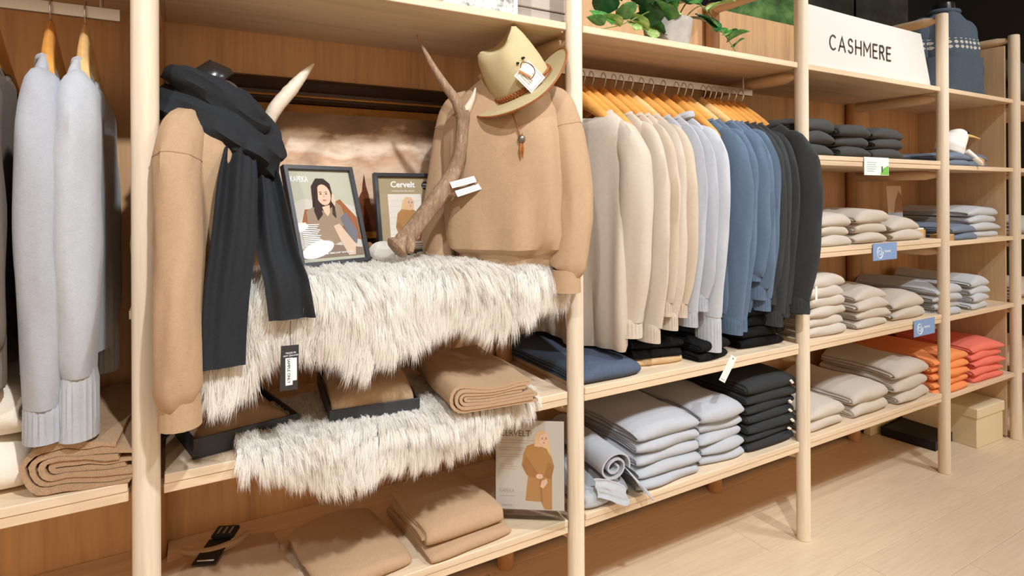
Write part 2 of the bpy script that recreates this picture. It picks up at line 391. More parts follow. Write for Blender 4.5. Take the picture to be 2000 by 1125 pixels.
# ================================================================== FOLDED GARMENTS
def folded(w, d, H, layers, seed, rough=.006, crown=.006, front=.55, ns=14, open_front=False, nl=8):
    """nested U folds, bend towards -Y (front), x centred, y 0..d"""
    rr = random.Random(seed); V = []; F = []; t = H / layers; n = max(1, layers // 2)
    xs = [-w / 2, -w / 2 + .003, -w / 2 + .009] + [-w / 2 + .02 + (w - .04) * i / (ns - 7) for i in range(ns - 6)] + [w / 2 - .009, w / 2 - .003, w / 2]; tk = [.35, .75, .95] + [1] * (ns - 6) + [.95, .75, .35]
    for j in range(n):
        zl, zh = t * (j + .5), H - t * (j + .5); R = (zh - zl) / 2; yj = j * t * .9 + (rr.uniform(0, .004)); cy = yj + R + t / 2
        dd = d - rr.uniform(0, .02)
        cl = []
        for i in range(nl): y = dd + (cy - dd) * i / nl; cl.append((y, zl, 0, -1))
        for i in range(9):
            a = -PI / 2 - PI * i / 8; cl.append((cy + math.cos(a) * R, H / 2 + math.sin(a) * R, math.cos(a), math.sin(a)))
        for i in range(1, nl + 1): y = cy + (dd - cy) * i / nl; cl.append((y, zh, 0, 1))
        out = [(y, z, ny, q, .49) for y, z, ny, q in cl]; inn = [(y, z, ny, q, -.46) for y, z, ny, q in cl]
        prof = out + inn[::-1]; m = len(prof); b = len(V); e0 = rr.uniform(-.004, .004); e1 = rr.uniform(-.004, .004)
        for i, x in enumerate(xs):
            ex = e0 if i == 0 else e1 if i == ns - 1 else 0
            for (y, z, ny, q, sg) in prof: V.append([x + ex, y + sg * ny * t * tk[i], z + sg * q * t * tk[i]])
        for i in range(ns - 1):
            for k in range(m):
                k2 = (k + 1) % m; F.append((b + i * m + k, b + i * m + k2, b + (i + 1) * m + k2, b + (i + 1) * m + k))
        mc = len(cl)
        for i in (0, ns - 1):
            for k in range(mc - 1):
                q = (b + i * m + k, b + i * m + k + 1, b + i * m + (m - 2 - k), b + i * m + (m - 1 - k)); F.append(q if i else q[::-1])
    k1, k2 = rr.uniform(0, 50), rr.uniform(0, 50)
    for v in V:
        x, y, z = v; q = z / H; ux = 2 * x / w; uy = y / d
        v[0] += rough * .8 * nz(y * 7 + k1, z * 30) + rough * .5 * nz(y * 22, z * 60 + k2)
        v[1] += rough * nz(x * 8 + k2, z * 25 + k1) + rough * 1.3 * nz(x * 5 + k1, 3) + .010 * ux ** 4 * (1 if uy < .5 else -1)
        v[0] += .010 * nz(y * 4 + k2, z * 9) * (1 if rough > .007 else .4)
        v[2] += q * (crown * (1 - ux * ux) + rough * nz(x * 9 + k1, y * 7 + k2)) - q * (1 - front) * H * .5 * max(0, 1 - uy * 5) - q * .22 * H * abs(ux) ** 4
        v[2] = max(v[2], 0.0005)
    return V, F
FM = {}
def fold_obj(name, w, d, H, layers, seed, mat, label, cat, group, loc, rz=0, **k):
    key = (w, d, H, layers, seed, mat.name, tuple(sorted(k.items())))
    if key not in FM: FM[key] = me(name, *folded(w, d, H, layers, seed, **k), mat, True, 55)
    o = ob(name, FM[key], None, loc, (0, 0, rz)); return tag(o, label, cat, group)
def posn(i, n):
    if n == 1: return 'single'
    if i == 0: return 'lowest'
    if i == n - 1: return 'topmost'
    if n == 3: return 'middle'
    return ['', 'second', 'third', 'fourth', 'fifth', 'sixth'][i] + ' from the bottom'
def stack(n, x, y, z0, w, d, H, mat, colour, where, seed, layers=4, jit=.006, dome=.007, rz=0, name='folded_sweater', group=None, Hs=None, **k):
    rr = random.Random(seed); z = z0; out = []
    for i in range(n):
        h = Hs[i] if Hs else H
        top = i == n - 1
        o = fold_obj(name, w, d, h, layers, seed * 10 + i % 3, mat, f'{posn(i, n)} {colour} folded sweater {where}' if n > 1 else f'{colour} folded sweater lying {where}', 'sweater', group or f'folded sweaters {where}', (x + rr.uniform(-jit, jit), y + rr.uniform(-jit, jit), z), rz + rr.uniform(-.03, .03), crown=dome * (.4 + .6 * (i + 1) / n), **k)
        z += h * .97; out.append(o)
    return out, z
zC5, zC4, zD2, zD3 = L['L5'] + .037, L['L4'] + .037, L['L2'] + .037, L['L3'] + .037
M_g5 = knit('grey_folded_knit', (176, 178, 183)); M_k5 = knit('black_knit', (52, 53, 54), .15); M_be = knit('beige_folded_knit', (196, 185, 172), .07); M_dk = knit('dark_charcoal_knit', (74, 74, 72), .14)
M_bg = knit('blue_grey_knit', (112, 122, 138)); M_ora = knit('orange_knit', (240, 148, 92), .06); M_cor = knit('coral_knit', (232, 122, 104), .06); M_pg = knit('pale_folded_grey_knit', (182, 183, 186), .08); M_pg2 = knit('silver_grey_knit', (188, 189, 191), .08); M_blk = knit('deep_black_knit', (24, 24, 25), .2, sheen=.1)
M_camel = knit('camel_knit', CAMEL, .06)
# bay C bottom shelf
stack(5, 1.365, .0, zC5, .255, .38, .038, M_g5, 'light grey', 'in the stack beside the rolled sweater', 31, Hs=[.034, .036, .038, .038, .045], dome=.012, rough=.009)
stack(5, 1.625, .02, zC5, .205, .37, .036, M_g5, 'light grey', 'in the stack touching the black stack', 32, Hs=[.033, .034, .036, .037, .05], dome=.012, rough=.009)
bs, bz = stack(7, 1.860, .01, zC5, .262, .36, .034, M_k5, 'black', 'with pale print marks on the bottom shelf', 33, Hs=[.038, .026, .036, .033, .033, .035, .045], dome=.012)
M_prt = plain('pale_print', (238, 214, 200), .8, .1)
for i, o in enumerate(bs):
    if i in (1, 2, 3, 4, 6):
        r = random.Random(i)
        for q in range(3):
            h = [.038, .026, .036, .033, .033, .035, .045][i]; 
            u = .074 + .005 * q; zz = h * (.60 - .11 * q)
            obj('printed_mark', [(u + .008 * math.cos(a), -.003 - .001 * math.cos((zz / h - .5) * 2), zz + .0035 * math.sin(a)) for a in [2 * PI * k / 7 + q for k in range(7)]] + [(u, -.0075 + abs(zz / h - .5) * .006, zz)], [(k, (k + 1) % 7, 7) for k in range(7)], M_prt, o)
# bay C shelf L4: jeans and black piles
jm = knit('navy_denim', (80, 90, 108), .22, sheen=.05)
fold_obj('folded_jeans', .235, .44, .05, 4, 41, jm, 'navy blue folded trousers on the middle shelf behind the second post', 'trousers', None, (1.135, .0, zC4), .0, rough=.005, crown=.004, front=.5)
fold_obj('folded_jeans', .19, .36, .022, 2, 42, knit('tan_denim', (196, 164, 122), .1), 'tan folded trousers under the black pile on the middle shelf', 'trousers', None, (1.362, .05, zC4), -.25, rough=.008)
o, z = stack(2, 1.36, .045, zC4 + .022, .19, .36, .03, M_blk, 'black', 'lying on the tan trousers', 43, rz=-.2)
stack(2, 1.568, .0, zC4, .15, .36, .032, M_blk, 'black', 'under the pale grey turtleneck', 44, rz=.1)
stack(4, 1.84, .03, zC4, .22, .36, .038, M_blk, 'black', 'under the charcoal hanging sweaters', 45, dome=.012)
# bay D
G = [('DL2', zD2, [(3, 2.115, .20, M_dk, 'dark charcoal', 'in the left upper stack by the post', .045), (3, 2.345, .215, M_dk, 'dark charcoal', 'in the stack above the green card', .041), (3, 2.60, .225, M_dk, 'dark charcoal', 'in the right upper stack', .041)]),
     ('DL3', zD3, [(3, 2.225, .22, M_be, 'beige', 'left on the shelf with cartons', .038), (3, 2.48, .235, M_be, 'beige', 'above the upper blue card', .042), (2, 2.745, .245, M_be, 'beige', 'touching the small cartons', .042)]),
     ('DL4', zC4, [(6, 2.175, .25, M_be, 'beige', 'in the six-high stack by the post', .037), (4, 2.475, .235, M_be, 'beige', 'in the four-high stack beside the tallest', .036), (2, 2.775, .26, M_be, 'beige', 'just above the lower blue card', .045)]),
     ('DL5', zC5, [(2, 2.17, .22, M_be, 'beige', 'on the bottom shelf by the post', .042), (2, 2.47, .25, M_be, 'beige', 'second along the bottom right shelf', .05), (3, 2.78, .27, M_be, 'beige', 'beside the orange stack', .052)])]
sd = 50
for nm, z, its in G:
    for n, x, wd, mat, colr, where, H in its:
        sd += 1; stack(n, x, .005 if nm != 'DL2' else .0, z, wd, .36, H, mat, colr, where, sd, dome=.02 if nm != 'DL2' else .014, rough=.010, front=.6)
fold_obj('folded_sweater', .17, .3, .05, 4, 70, M_blk, 'black folded sweater at the back right of the charcoal stacks', 'sweater', None, (2.85, .14, zD2), 0)
stack(4, 3.07, .0, zC4 - .018, .225, .38, .034, M_pg, 'light grey', 'behind the fourth post', 71, dome=.015, rough=.009)
stack(4, 3.385, .0, zC4 - .018, .18, .37, .036, M_pg2, 'silver grey', 'above the coral stack', 72, dome=.018, rough=.009)
stack(5, 3.10, .0, zC5 - .018, .31, .38, .035, M_ora, 'orange', 'behind the fourth post', 73, dome=.015, rough=.009)
stack(5, 3.455, .0, zC5 - .018, .30, .38, .036, M_cor, 'coral pink', 'in the last bay', 74, dome=.012, rough=.01)
stack(2, 3.22, -.0, zD3 - .018, .25, .3, .034, M_bg, 'blue grey', 'in front of pale ones, last bay', 75)
stack(4, 3.51, .03, zD3 - .018, .29, .36, .036, M_pg2, 'silver grey', 'behind two blue ones, last bay', 76, dome=.014)
stack(2, 3.165, .0, zD2 - .018, .20, .3, .03, M_bg, 'slate blue', 'under the white bird toy', 77)
stack(2, 3.46, .05, zD2 - .018, .22, .3, .034, M_bg, 'slate blue', 'right of the white bird toy', 78)
# slit past the last post
for k, (zz, mt, lb) in enumerate([(L['L3'] + .02, M_pg, 'pale grey folded sweater in the slit past the last post, upper shelf'), (L['L4'] + .02, M_be, 'beige folded sweater in the slit past the last post, lower shelf'), (L['L0'] + .02, M_ch, 'dark folded sweater in the slit past the last post, top shelf')]):
    fold_obj('folded_sweater', .3, .34, .09 if k < 2 else .25, 4, 80 + k, mt, lb, 'sweater', None, (3.99, .01, zz), 0)
# ================================================================== SHEEPSKINS
M_wool = NT('ivory_wool', .9, .1); 
def _wool():
    N = M_wool; v = N.coords(); n = N.noise(v, 14, 3)
    N.col(N.ramp(n, [(.3, lin((250, 244, 234))), (.6, lin((255, 252, 247)))])); N.b.inputs['Sheen Weight'].default_value = .2
    tl = N.n('ShaderNodeBsdfTranslucent'); tl.inputs[0].default_value = lin((254, 250, 243)); mx = N.n('ShaderNodeMixShader'); mx.inputs[0].default_value = .5
    N.l(N.b.outputs[0], mx.inputs[1]); N.l(tl.outputs[0], mx.inputs[2]); N.l(mx.outputs[0], N.t.nodes['Material Output'].inputs[0])
_wool(); M_wool = M_wool.m
M_hide = plain('sheep_hide', (246, 238, 224), .9, .1)
def sheepskin(name, label, surf, nu, nv, count, length, seed, group, width=.0005):
    """surf(u,v)->point; u across 0..1, v from back to front hem 0..1"""
    r = empty(name, (0, 0, 0), 0, label, 'sheepskin', group)
    G = np.array([[surf(i / (nu - 1), j / (nv - 1)) for i in range(nu)] for j in range(nv)])
    v = [tuple(p) for p in G.reshape(-1, 3)]; f = grid_faces(nv, nu)
    m = obj('hide', v, f, M_hide, r); sm = m.modifiers.new('thick', 'SOLIDIFY'); sm.thickness = .004; sm.offset = -1
    rng = np.random.default_rng(seed)
    # area weighted sampling of cells
    e1 = G[:-1, 1:] - G[:-1, :-1]; e2 = G[1:, :-1] - G[:-1, :-1]; nr = np.cross(e1, e2); A = np.linalg.norm(nr, axis=2); nr /= A[..., None] + 1e-9
    nr *= np.where((nr[..., 2:3] * .7 - nr[..., 1:2]) < 0, -1, 1)
    fl = e2 / (np.linalg.norm(e2, axis=2)[..., None] + 1e-9); ac = e1 / (np.linalg.norm(e1, axis=2)[..., None] + 1e-9)
    pr = (A / A.sum()).ravel()
    def samp(n):
        c = rng.choice(pr.size, n, p=pr); j, i = np.divmod(c, G.shape[1] - 1); a, b = rng.random(n)[:, None], rng.random(n)[:, None]
        p = G[j, i] * (1 - a) * (1 - b) + G[j, i + 1] * a * (1 - b) + G[j + 1, i] * (1 - a) * b + G[j + 1, i + 1] * a * b
        return p, nr[j, i], fl[j, i], ac[j, i], j / (G.shape[0] - 1), i / (G.shape[1] - 1)
    nc = count // 34; cp, cn, cf, ca, _, _ = samp(nc)
    cdv = cn * .42 + cf * (.85 + .5 * rng.random((nc, 1))) + ca * (rng.normal(0, .16, (nc, 1)) + .35 * np.sin(cp[:, :1] * 21 + cp[:, 2:3] * 30)) + np.array([0, -.12, -.12]); cdv /= np.linalg.norm(cdv, axis=1)[:, None]
    cl = length * (.6 + .8 * rng.random((nc, 1)))
    p, n, f_, a_, jj, ii = samp(count)
    kt = KDTree(nc)
    for i in range(nc): kt.insert(cp[i], i)
    kt.balance(); near = np.array([kt.find(q)[1] for q in p])
    dv = cdv[near] + rng.normal(0, .11, (count, 3)); dv /= np.linalg.norm(dv, axis=1)[:, None]
    ln = cl[near] * (.8 + .4 * rng.random((count, 1))); 
    tip = p * .70 + cp[near] * .30 + dv * ln + np.array([0, -.002, -1]) * (ln * .28)
    mid = p * .85 + cp[near] * .15 + n * ln * .30 + dv * ln * .28
    q3 = mid * .45 + tip * .55 + n * ln * .06 + rng.normal(0, .0015, (count, 3))
    tg_ = tip - p; tg_ /= np.linalg.norm(tg_, axis=1)[:, None]
    fc = n + np.array([.12, -.45, .25]) + rng.normal(0, .25, (count, 3))
    view = np.cross(tg_, fc); view /= np.linalg.norm(view, axis=1)[:, None] + 1e-9
    wd = width * (.7 + .6 * rng.random((count, 1)))
    V = np.stack([p - view * wd, p + view * wd, mid - view * wd, mid + view * wd, q3 - view * wd * .7, q3 + view * wd * .7, tip], 1).reshape(-1, 3)
    b = (np.arange(count) * 7)[:, None]
    quads = np.concatenate([b + np.array([0, 1, 3, 2]), b + np.array([2, 3, 5, 4])], 1).reshape(-1, 4); tris = b + np.array([4, 5, 6])
    mesh = bpy.data.meshes.new('wool'); mesh.vertices.add(len(V)); mesh.vertices.foreach_set('co', V.ravel().astype(np.float32))
    loops = np.concatenate([quads.ravel(), tris.ravel()]); mesh.loops.add(len(loops)); mesh.loops.foreach_set('vertex_index', loops.astype(np.int32))
    st = np.concatenate([np.arange(len(quads)) * 4, len(quads) * 4 + np.arange(len(tris)) * 3])
    mesh.polygons.add(len(st)); mesh.polygons.foreach_set('loop_start', st.astype(np.int32))
    mesh.polygons.foreach_set('use_smooth', [True] * len(st)); mesh.materials.append(M_wool); mesh.update(calc_edges=True)
    nn = n * .85 + fc * .15 + rng.normal(0, .12, (count, 3)); nn /= np.linalg.norm(nn, axis=1)[:, None]
    mesh.normals_split_custom_set_from_vertices(np.repeat(nn, 7, axis=0).astype(np.float32).tolist())
    wo = ob('wool', mesh, r); wo['kind'] = 'stuff'; return r
def interp(x, T):
    if x <= T[0][0]: return T[0][1]
    for (a, b), (c, d) in zip(T, T[1:]):
        if x <= c: return b + (d - b) * (x - a) / (c - a)
    return T[-1][1]
HEM1 = [(.085, .865), (.12, .862), (.16, .878), (.20, .925), (.25, .945), (.31, .945), (.36, .905), (.40, .893), (.45, .905), (.5, .925), (.56, .945), (.64, .962), (.70, .93), (.73, .918), (.78, .948), (.84, .968), (.95, .985)]
def surf1(u, v):
    x = .095 + .855 * u; top = 1.047 + .012 * nz(x * 6, v * 4, 3) + .008 * math.sin(x * 9)
    if x < .2: top -= .02 * (1 - (x - .095) / .105)
    top += .020 * max(0, 1 - abs(x - .58) / .2) * (1 - v) 
    if x > .70: top -= .022 * min(1, (x - .70) / .1)
    hem = interp(x, HEM1); yb = .36 - .05 * abs(2 * u - 1) ** 3; yf = -.015 + .012 * math.sin(x * 13) + .035 * max(0, x - .72) / .2
    la, lb = yb - yf, .05; lc = max(.02, top - .03 - hem); tot = la + lb + lc; s = v * tot
    if s < la: return (x, yb - s, top + .006 * nz(x * 12, s * 12))
    s -= la
    if s < lb: a = s / lb * PI / 2; return (x, yf - .03 * math.sin(a), top - .03 * (1 - math.cos(a)))
    s -= lb; return (x + .01 * nz(x * 5, s * 8), yf - .03 - .01 * math.sin(x * 16) * s / .1 + .02 * s, top - .03 - s)
sheepskin('sheepskin_throw', 'ivory long wool sheepskin draped over the display shelf under the mannequins', surf1, 70, 36, 250000, .043, 5, 'sheepskins')
HEM2 = [(.14, .71), (.19, .700), (.25, .675), (.33, .636), (.40, .645), (.47, .650), (.59, .642), (.70, .670), (.80, .700), (.9, .71)]
def surf2(u, v):
    x = .16 + .70 * u; top = .709 + .006 * (1 + nz(x * 7, v * 4, 9)); hem = min(interp(x, HEM2), top - .005)
    yb = .30 - .16 * abs(2 * u - 1) ** 3; yf = -.012 + .03 * (abs(2 * u - 1) ** 4)
    la, lb = yb - yf, .03; lc = max(.0, top - .02 - hem); tot = la + lb + lc; s = v * tot
    if s < la: return (x, yb - s, top)
    s -= la
    if s < lb: a = s / lb * PI / 2; return (x, yf - .02 * math.sin(a), top - .02 * (1 - math.cos(a)))
    s -= lb; return (x, yf - .02 - .01 * math.sin(x * 19) * s / .05, top - .02 - s)
sheepskin('sheepskin_throw', 'ivory sheepskin lying under the black gift boxes on the lower shelf', surf2, 60, 24, 140000, .036, 6, 'sheepskins')

# ================================================================== DRESSED MANNEQUINS
M_cam = knit('camel_jumper_knit', (180, 149, 118), .12); M_mann = plain('gloss_black_mannequin', (38, 35, 34), .25, .5)
def jumper(r, hs, mat, end, swing=(0, 0), arm=.215, base=0.0, near=-1, fold=1.0, seed=1, straight=False):
    """hs: shoulder height above the root; waist blouses over at 'base'"""
    n = 56; rings = []; rr = random.Random(seed)
    prof = [(base, .125, .09), (base + .012, .14, .10), (base + .04, .145, .105), (base + .055, .172, .128), (base + .09, .182, .132), (base + .15, .182, .128), (hs - .24, .182, .122), (hs - .15, .178, .120), (hs - .10, .176, .112), (hs - .05, .165, .098), (hs - .012, .138, .082), (hs + .018, .105, .068), (hs + .036, .08, .060), (hs + .044, .070, .056)]
    if straight: prof = [(z, a * (.82 if z < .2 else .86), b) for z, a, b in [(.0, .205, .125), (.02, .212, .13), (.10, .208, .13), (.2, .2, .125)] + prof[6:]]
    for i, (z, a, b) in enumerate(prof):
        ring = []; low = max(0, 1 - (z - base) / .28)
        for k in range(n):
            q = 2 * PI * k / n; c, s = math.cos(q), math.sin(q)
            f = 1 + fold * (.05 * low * math.sin(q * 7 + seed) + .10 * nz(c * 2.2 + seed, s * 2.2, z * 4) + .045 * nz(c * 5 + seed, s * 5, z * 5) * min(1, low * 2 + .3) + .03 * low * math.sin(q * 11 + z * 25) + .018 * math.sin(q * 9 + z * 9 + 4 * nz(c * 1.5 + seed, s * 1.5, z * 5)))
            ring.append((a * f * math.copysign(abs(c) ** .85, c), b * f * math.copysign(abs(s) ** .85, s), z))
        rings.append(ring)
    obj('body', *loft(rings), mat, r)
    P = [(.072 * math.cos(q), .056 * math.sin(q), hs + .046) for q in [2 * PI * i / 24 for i in range(25)]]
    obj('neckband', *tube(P, [.011, .011], 8, 1), mat, r)
    for s in (-1, 1):
        e = end if s == near else end + .03
        zt = hs - .05
        Q = [(s * .09, .0, zt + .030), (s * .140, 0, zt + .008), (s * (arm - .028), -.003, zt - .065), (s * (arm - .006), -.012, zt - .20), (s * (arm + .006 + swing[0] * .6), -.02 + swing[1] * .5, (zt + e) / 2 - .06), (s * (arm + swing[0]), -.03 + swing[1], e + .07), (s * (arm - .004 + swing[0]), -.032 + swing[1], e + .052)]
        def fl(th, t): return 1 + fold * (.05 * math.sin(2 * th + t * 7 + seed) + .13 * nz(math.cos(th) * 1.8 + seed, math.sin(th) * 1.8, t * 6) + .05 * nz(math.cos(th) * 3.5, math.sin(th) * 3.5 + seed, t * 14) + (.16 * max(0, t - .80) * math.sin(7 * th)))
        sv = tube(Q, [.036, .050, .052, .050, .048, .046, .031], 30, 6, squash=.82, fold=fl, ref=(0, 1, 0)); sl = obj('sleeve', *sv, mat, r)
        rg = sv[0][30 * 11:30 * 12]; cen = sum(rg, Vector()) / 30; rg = [cen + (q - cen) * 1.006 for q in rg]
        obj('armhole_seam', *tube(rg + rg[:1], [.0013, .0013], 6, 1), mat, sl)
        c0 = Vector(Q[-1]); rings = []
        for i in range(6):
            t = i / 5; rings.append([(c0.x + math.cos(2 * PI * k / 48) * .036 * (1 + .02 * math.sin(2 * PI * k / 48 * 16)) * (1 + .08 * t), c0.y + math.sin(2 * PI * k / 48) * .033 * (1 + .08 * t), c0.z + .006 - .058 * t) for k in range(48)])
        obj('cuff', *loft(rings), mat, sl)
    return r
mL = empty('mannequin_torso', (.114, .135, 1.055), math.radians(70), 'black mannequin torso in a camel jumper standing at the left on the sheepskin', 'mannequin')
jumper(mL, .345, M_cam, -.235, swing=(.03, .01), arm=.205, seed=2)
vf('neck', tube([(0, 0, .30), (0, .0, .38), (.0, -.005, .43), (.004, -.014, .425)], [.062, .054, .05, .046], 24, 4), M_mann, mL)
vf('neck_cap', tube([(.004, -.014, .4245), (.0045, -.0148, .429), (.005, -.015, .432)], [.046, .044, .036], 24, 2), plain('mannequin_cap', (120, 112, 106), .3, .6, .6), mL)
mR = empty('mannequin_torso', (.848, .105, 1.04), math.radians(-48), 'mannequin torso in a camel jumper under the hat beside the second post', 'mannequin')
jumper(mR, .475, M_cam, -.085, swing=(-.015, -.02), arm=.196, seed=5)
vf('neck', tube([(0, 0, .38), (0, .0, .46), (.0, -.005, .50)], [.062, .054, .048], 24, 4), M_mann, mR)

# ------------------------------------------------------------------ black scarf
M_scarf = knit('black_scarf_knit', (44, 45, 47), .2, sheen=.15)
sc = empty('scarf', (.13, .12, 1.43), 0, 'long black knitted scarf wrapped round the left mannequin neck with two hanging ends', 'scarf')
def ff(k): 
    return lambda th, t: 1 + .12 * math.sin(3 * th + t * 9 + k) + .16 * nz(math.cos(th) * 1.6 + k, math.sin(th) * 1.6, t * 8) + .07 * math.sin(6 * th - t * 9 + 3 * nz(k, t * 5)) + .05 * math.sin(9 * th + t * 11)
ring1 = [(-.085, .01, .005), (-.075, -.05, -.012), (-.02, -.095, -.045), (.045, -.085, -.085), (.088, -.045, -.095), (.095, .03, -.05), (.05, .075, .0), (-.03, .075, .015), (-.085, .01, .005)]
vf('lower_wrap', tube([Vector(p) for p in ring1], [.044, .045, .05, .048, .044, .04, .038, .042, .044], 22, 7, squash=.8, fold=ff(1), ref=(0, 0, 1)), M_scarf, sc)
ring2 = [(-.066, .02, .058), (-.062, -.045, .052), (-.012, -.078, .022), (.045, -.068, -.020), (.076, -.02, -.020), (.06, .045, .028), (-.01, .066, .062), (-.066, .02, .058)]
vf('upper_wrap', tube([Vector(p) for p in ring2], [.032, .038, .042, .042, .034, .026, .027, .032], 20, 7, squash=.7, fold=ff(4), ref=(0, 0, 1)), M_scarf, sc)
vf('knot', tube([(.02, -.105, -.085), (.055, -.10, -.10), (.085, -.07, -.125), (.10, -.04, -.15)], [.03, .044, .040, .018], 18, 6, squash=.75, fold=ff(7), ref=(0, 0, 1)), M_scarf, sc)
def drape(path, widths, thick, pleat, seed, dirv, nu=26, per=7):
    P = smooth_path(path, per); m = len(P); V = []; D = Vector(dirv).normalized(); Nn = D.cross(Vector((0, 0, 1))).normalized()
    for sgn in (1, -1):
        for i, p in enumerate(P):
            t = i / (m - 1); wd = lerp_list(widths, t); pl = lerp_list(pleat, t)
            for k in range(nu):
                a = k / (nu - 1) * 2 - 1
                off = pl * math.sin(a * 5.2 + seed) + pl * .6 * math.sin(a * 9 + seed * 2 + t) + .004 * nz(a * 2 + seed, t * 5)
                th = thick * sgn * (.5 if abs(a) < .98 else .1)
                V.append(p + D * (a * wd / 2) + Nn * (off + th))
    F = grid_faces(m, nu); o2 = m * nu; F += [tuple(o2 + q for q in f[::-1]) for f in grid_faces(m, nu)]
    for i in range(m - 1):
        for k in (0, nu - 1):
            F.append((i * nu + k, (i + 1) * nu + k, o2 + (i + 1) * nu + k, o2 + i * nu + k))
    for i in (0, m - 1):
        for k in range(nu - 1): F.append((i * nu + k, i * nu + k + 1, o2 + i * nu + k + 1, o2 + i * nu + k))
    return V, F
vf('hanging_end', drape([(.035, -.115, -.085), (.026, -.172, -.16), (.016, -.195, -.28), (.002, -.205, -.40), (-.002, -.212, -.515)], [.055, .075, .082, .08, .074], .007, [.012, .012, .006, .003, .001], 1.2, (1, .10, 0)), M_scarf, sc, 60)
vf('hanging_end', drape([(.085, -.06, -.12), (.088, -.12, -.19), (.095, -.185, -.30), (.108, -.215, -.36), (.118, -.222, -.435)], [.045, .06, .075, .082, .086], .006, [.012, .011, .009, .006, .004], 2.6, (1, .02, 0)), M_scarf, sc, 60)
# swing tag of the scarf
tg = empty('swing_tag', (.244, -.106, .993), 0, 'black swing tag on a thread hanging from the scarf end', 'tag')
vf('thread', tube([(0, 0, 0), (-.001, .0, -.025), (.0, 0, -.05)], [.0006, .0006], 5, 3), M_black, tg)
M_tag = plain('tag_black_card', (56, 52, 50), .6, .3)
box('card', -.0165, .0165, -.0007, .0007, -.135, -.048, M_tag, tg, 0, rot=(0, .03, 0))
box('sticker', -.010, .003, -.0012, -.0007, -.125, -.072, M_white, tg, 0); box('sticker', .001, .011, -.0011, -.0007, -.117, -.073, M_white, tg, 0)
text('lettering', 'MADE IN', .0048, M_wink, tg, (0, -.0012, -.064), (PI / 2, 0, 0), 'CENTER'); text('lettering', 'NEW ZEALAND', .0040, M_wink, tg, (0, -.0012, -.069), (PI / 2, 0, 0), 'CENTER')
text('lettering', 'SAMPLE ONLY', .0075, M_ink, tg, (-.0065, -.0015, -.073), (PI / 2, PI / 2, 0), sx=1)
text('lettering', 'MERINO MIX', .0040, M_ink, tg, (.0045, -.0015, -.074), (PI / 2, PI / 2, 0)) if False else None

# ================================================================== PAINTING
pt = empty('framed_painting', (.475, .395, 1.04), 0, 'dark gilt framed landscape painting of a stormy brown sky leaning on the back panel', 'painting')
def frame_ring(x0, x1, z0, z1, prof):
    V = []; F = []; n = len(prof)
    for cx, cz, sx, sz in [(x0, z0, 1, 1), (x1, z0, -1, 1), (x1, z1, -1, -1), (x0, z1, 1, -1)]:
        for ins, y in prof: V.append((cx + sx * ins, y, cz + sz * ins))
    for c in range(4):
        for k in range(n):
            F.append((c * n + k, c * n + (k + 1) % n, ((c + 1) % 4) * n + (k + 1) % n, ((c + 1) % 4) * n + k))
    return V, F
M_gilt = plain('old_gilt', (176, 122, 60), .35, .5, .5, .2, 40, .15); M_fr = plain('dark_frame_stain', (48, 30, 18), .4, .4, 0, .2, 40, .2)
X0, X1, Z0, Z1 = -.43, .43, 0.0, .520
vf('outer_moulding', frame_ring(X0, X1, Z0, Z1, [(0, .03), (0, -.02), (.006, -.034), (.014, -.038), (.022, -.030), (.036, -.012), (.044, -.010), (.044, .03)]), M_fr, pt, 20)
vf('gilt_bead', frame_ring(X0 + .044, X1 - .044, Z0 + .044, Z1 - .044, [(0, .03), (0, -.014), (.003, -.017), (.007, -.014), (.008, .03)]), M_gilt, pt, 20)
vf('inner_moulding', frame_ring(X0 + .052, X1 - .052, Z0 + .052, Z1 - .052, [(0, .03), (0, -.008), (.006, -.006), (.012, -.009), (.016, -.002), (.018, .03)]), M_fr, pt, 20)
vf('gilt_slip', frame_ring(X0 + .070, X1 - .070, Z0 + .070, Z1 - .070, [(0, .03), (0, -.004), (.004, -.006), (.022, .010), (.022, .03)]), M_gilt, pt, 20)
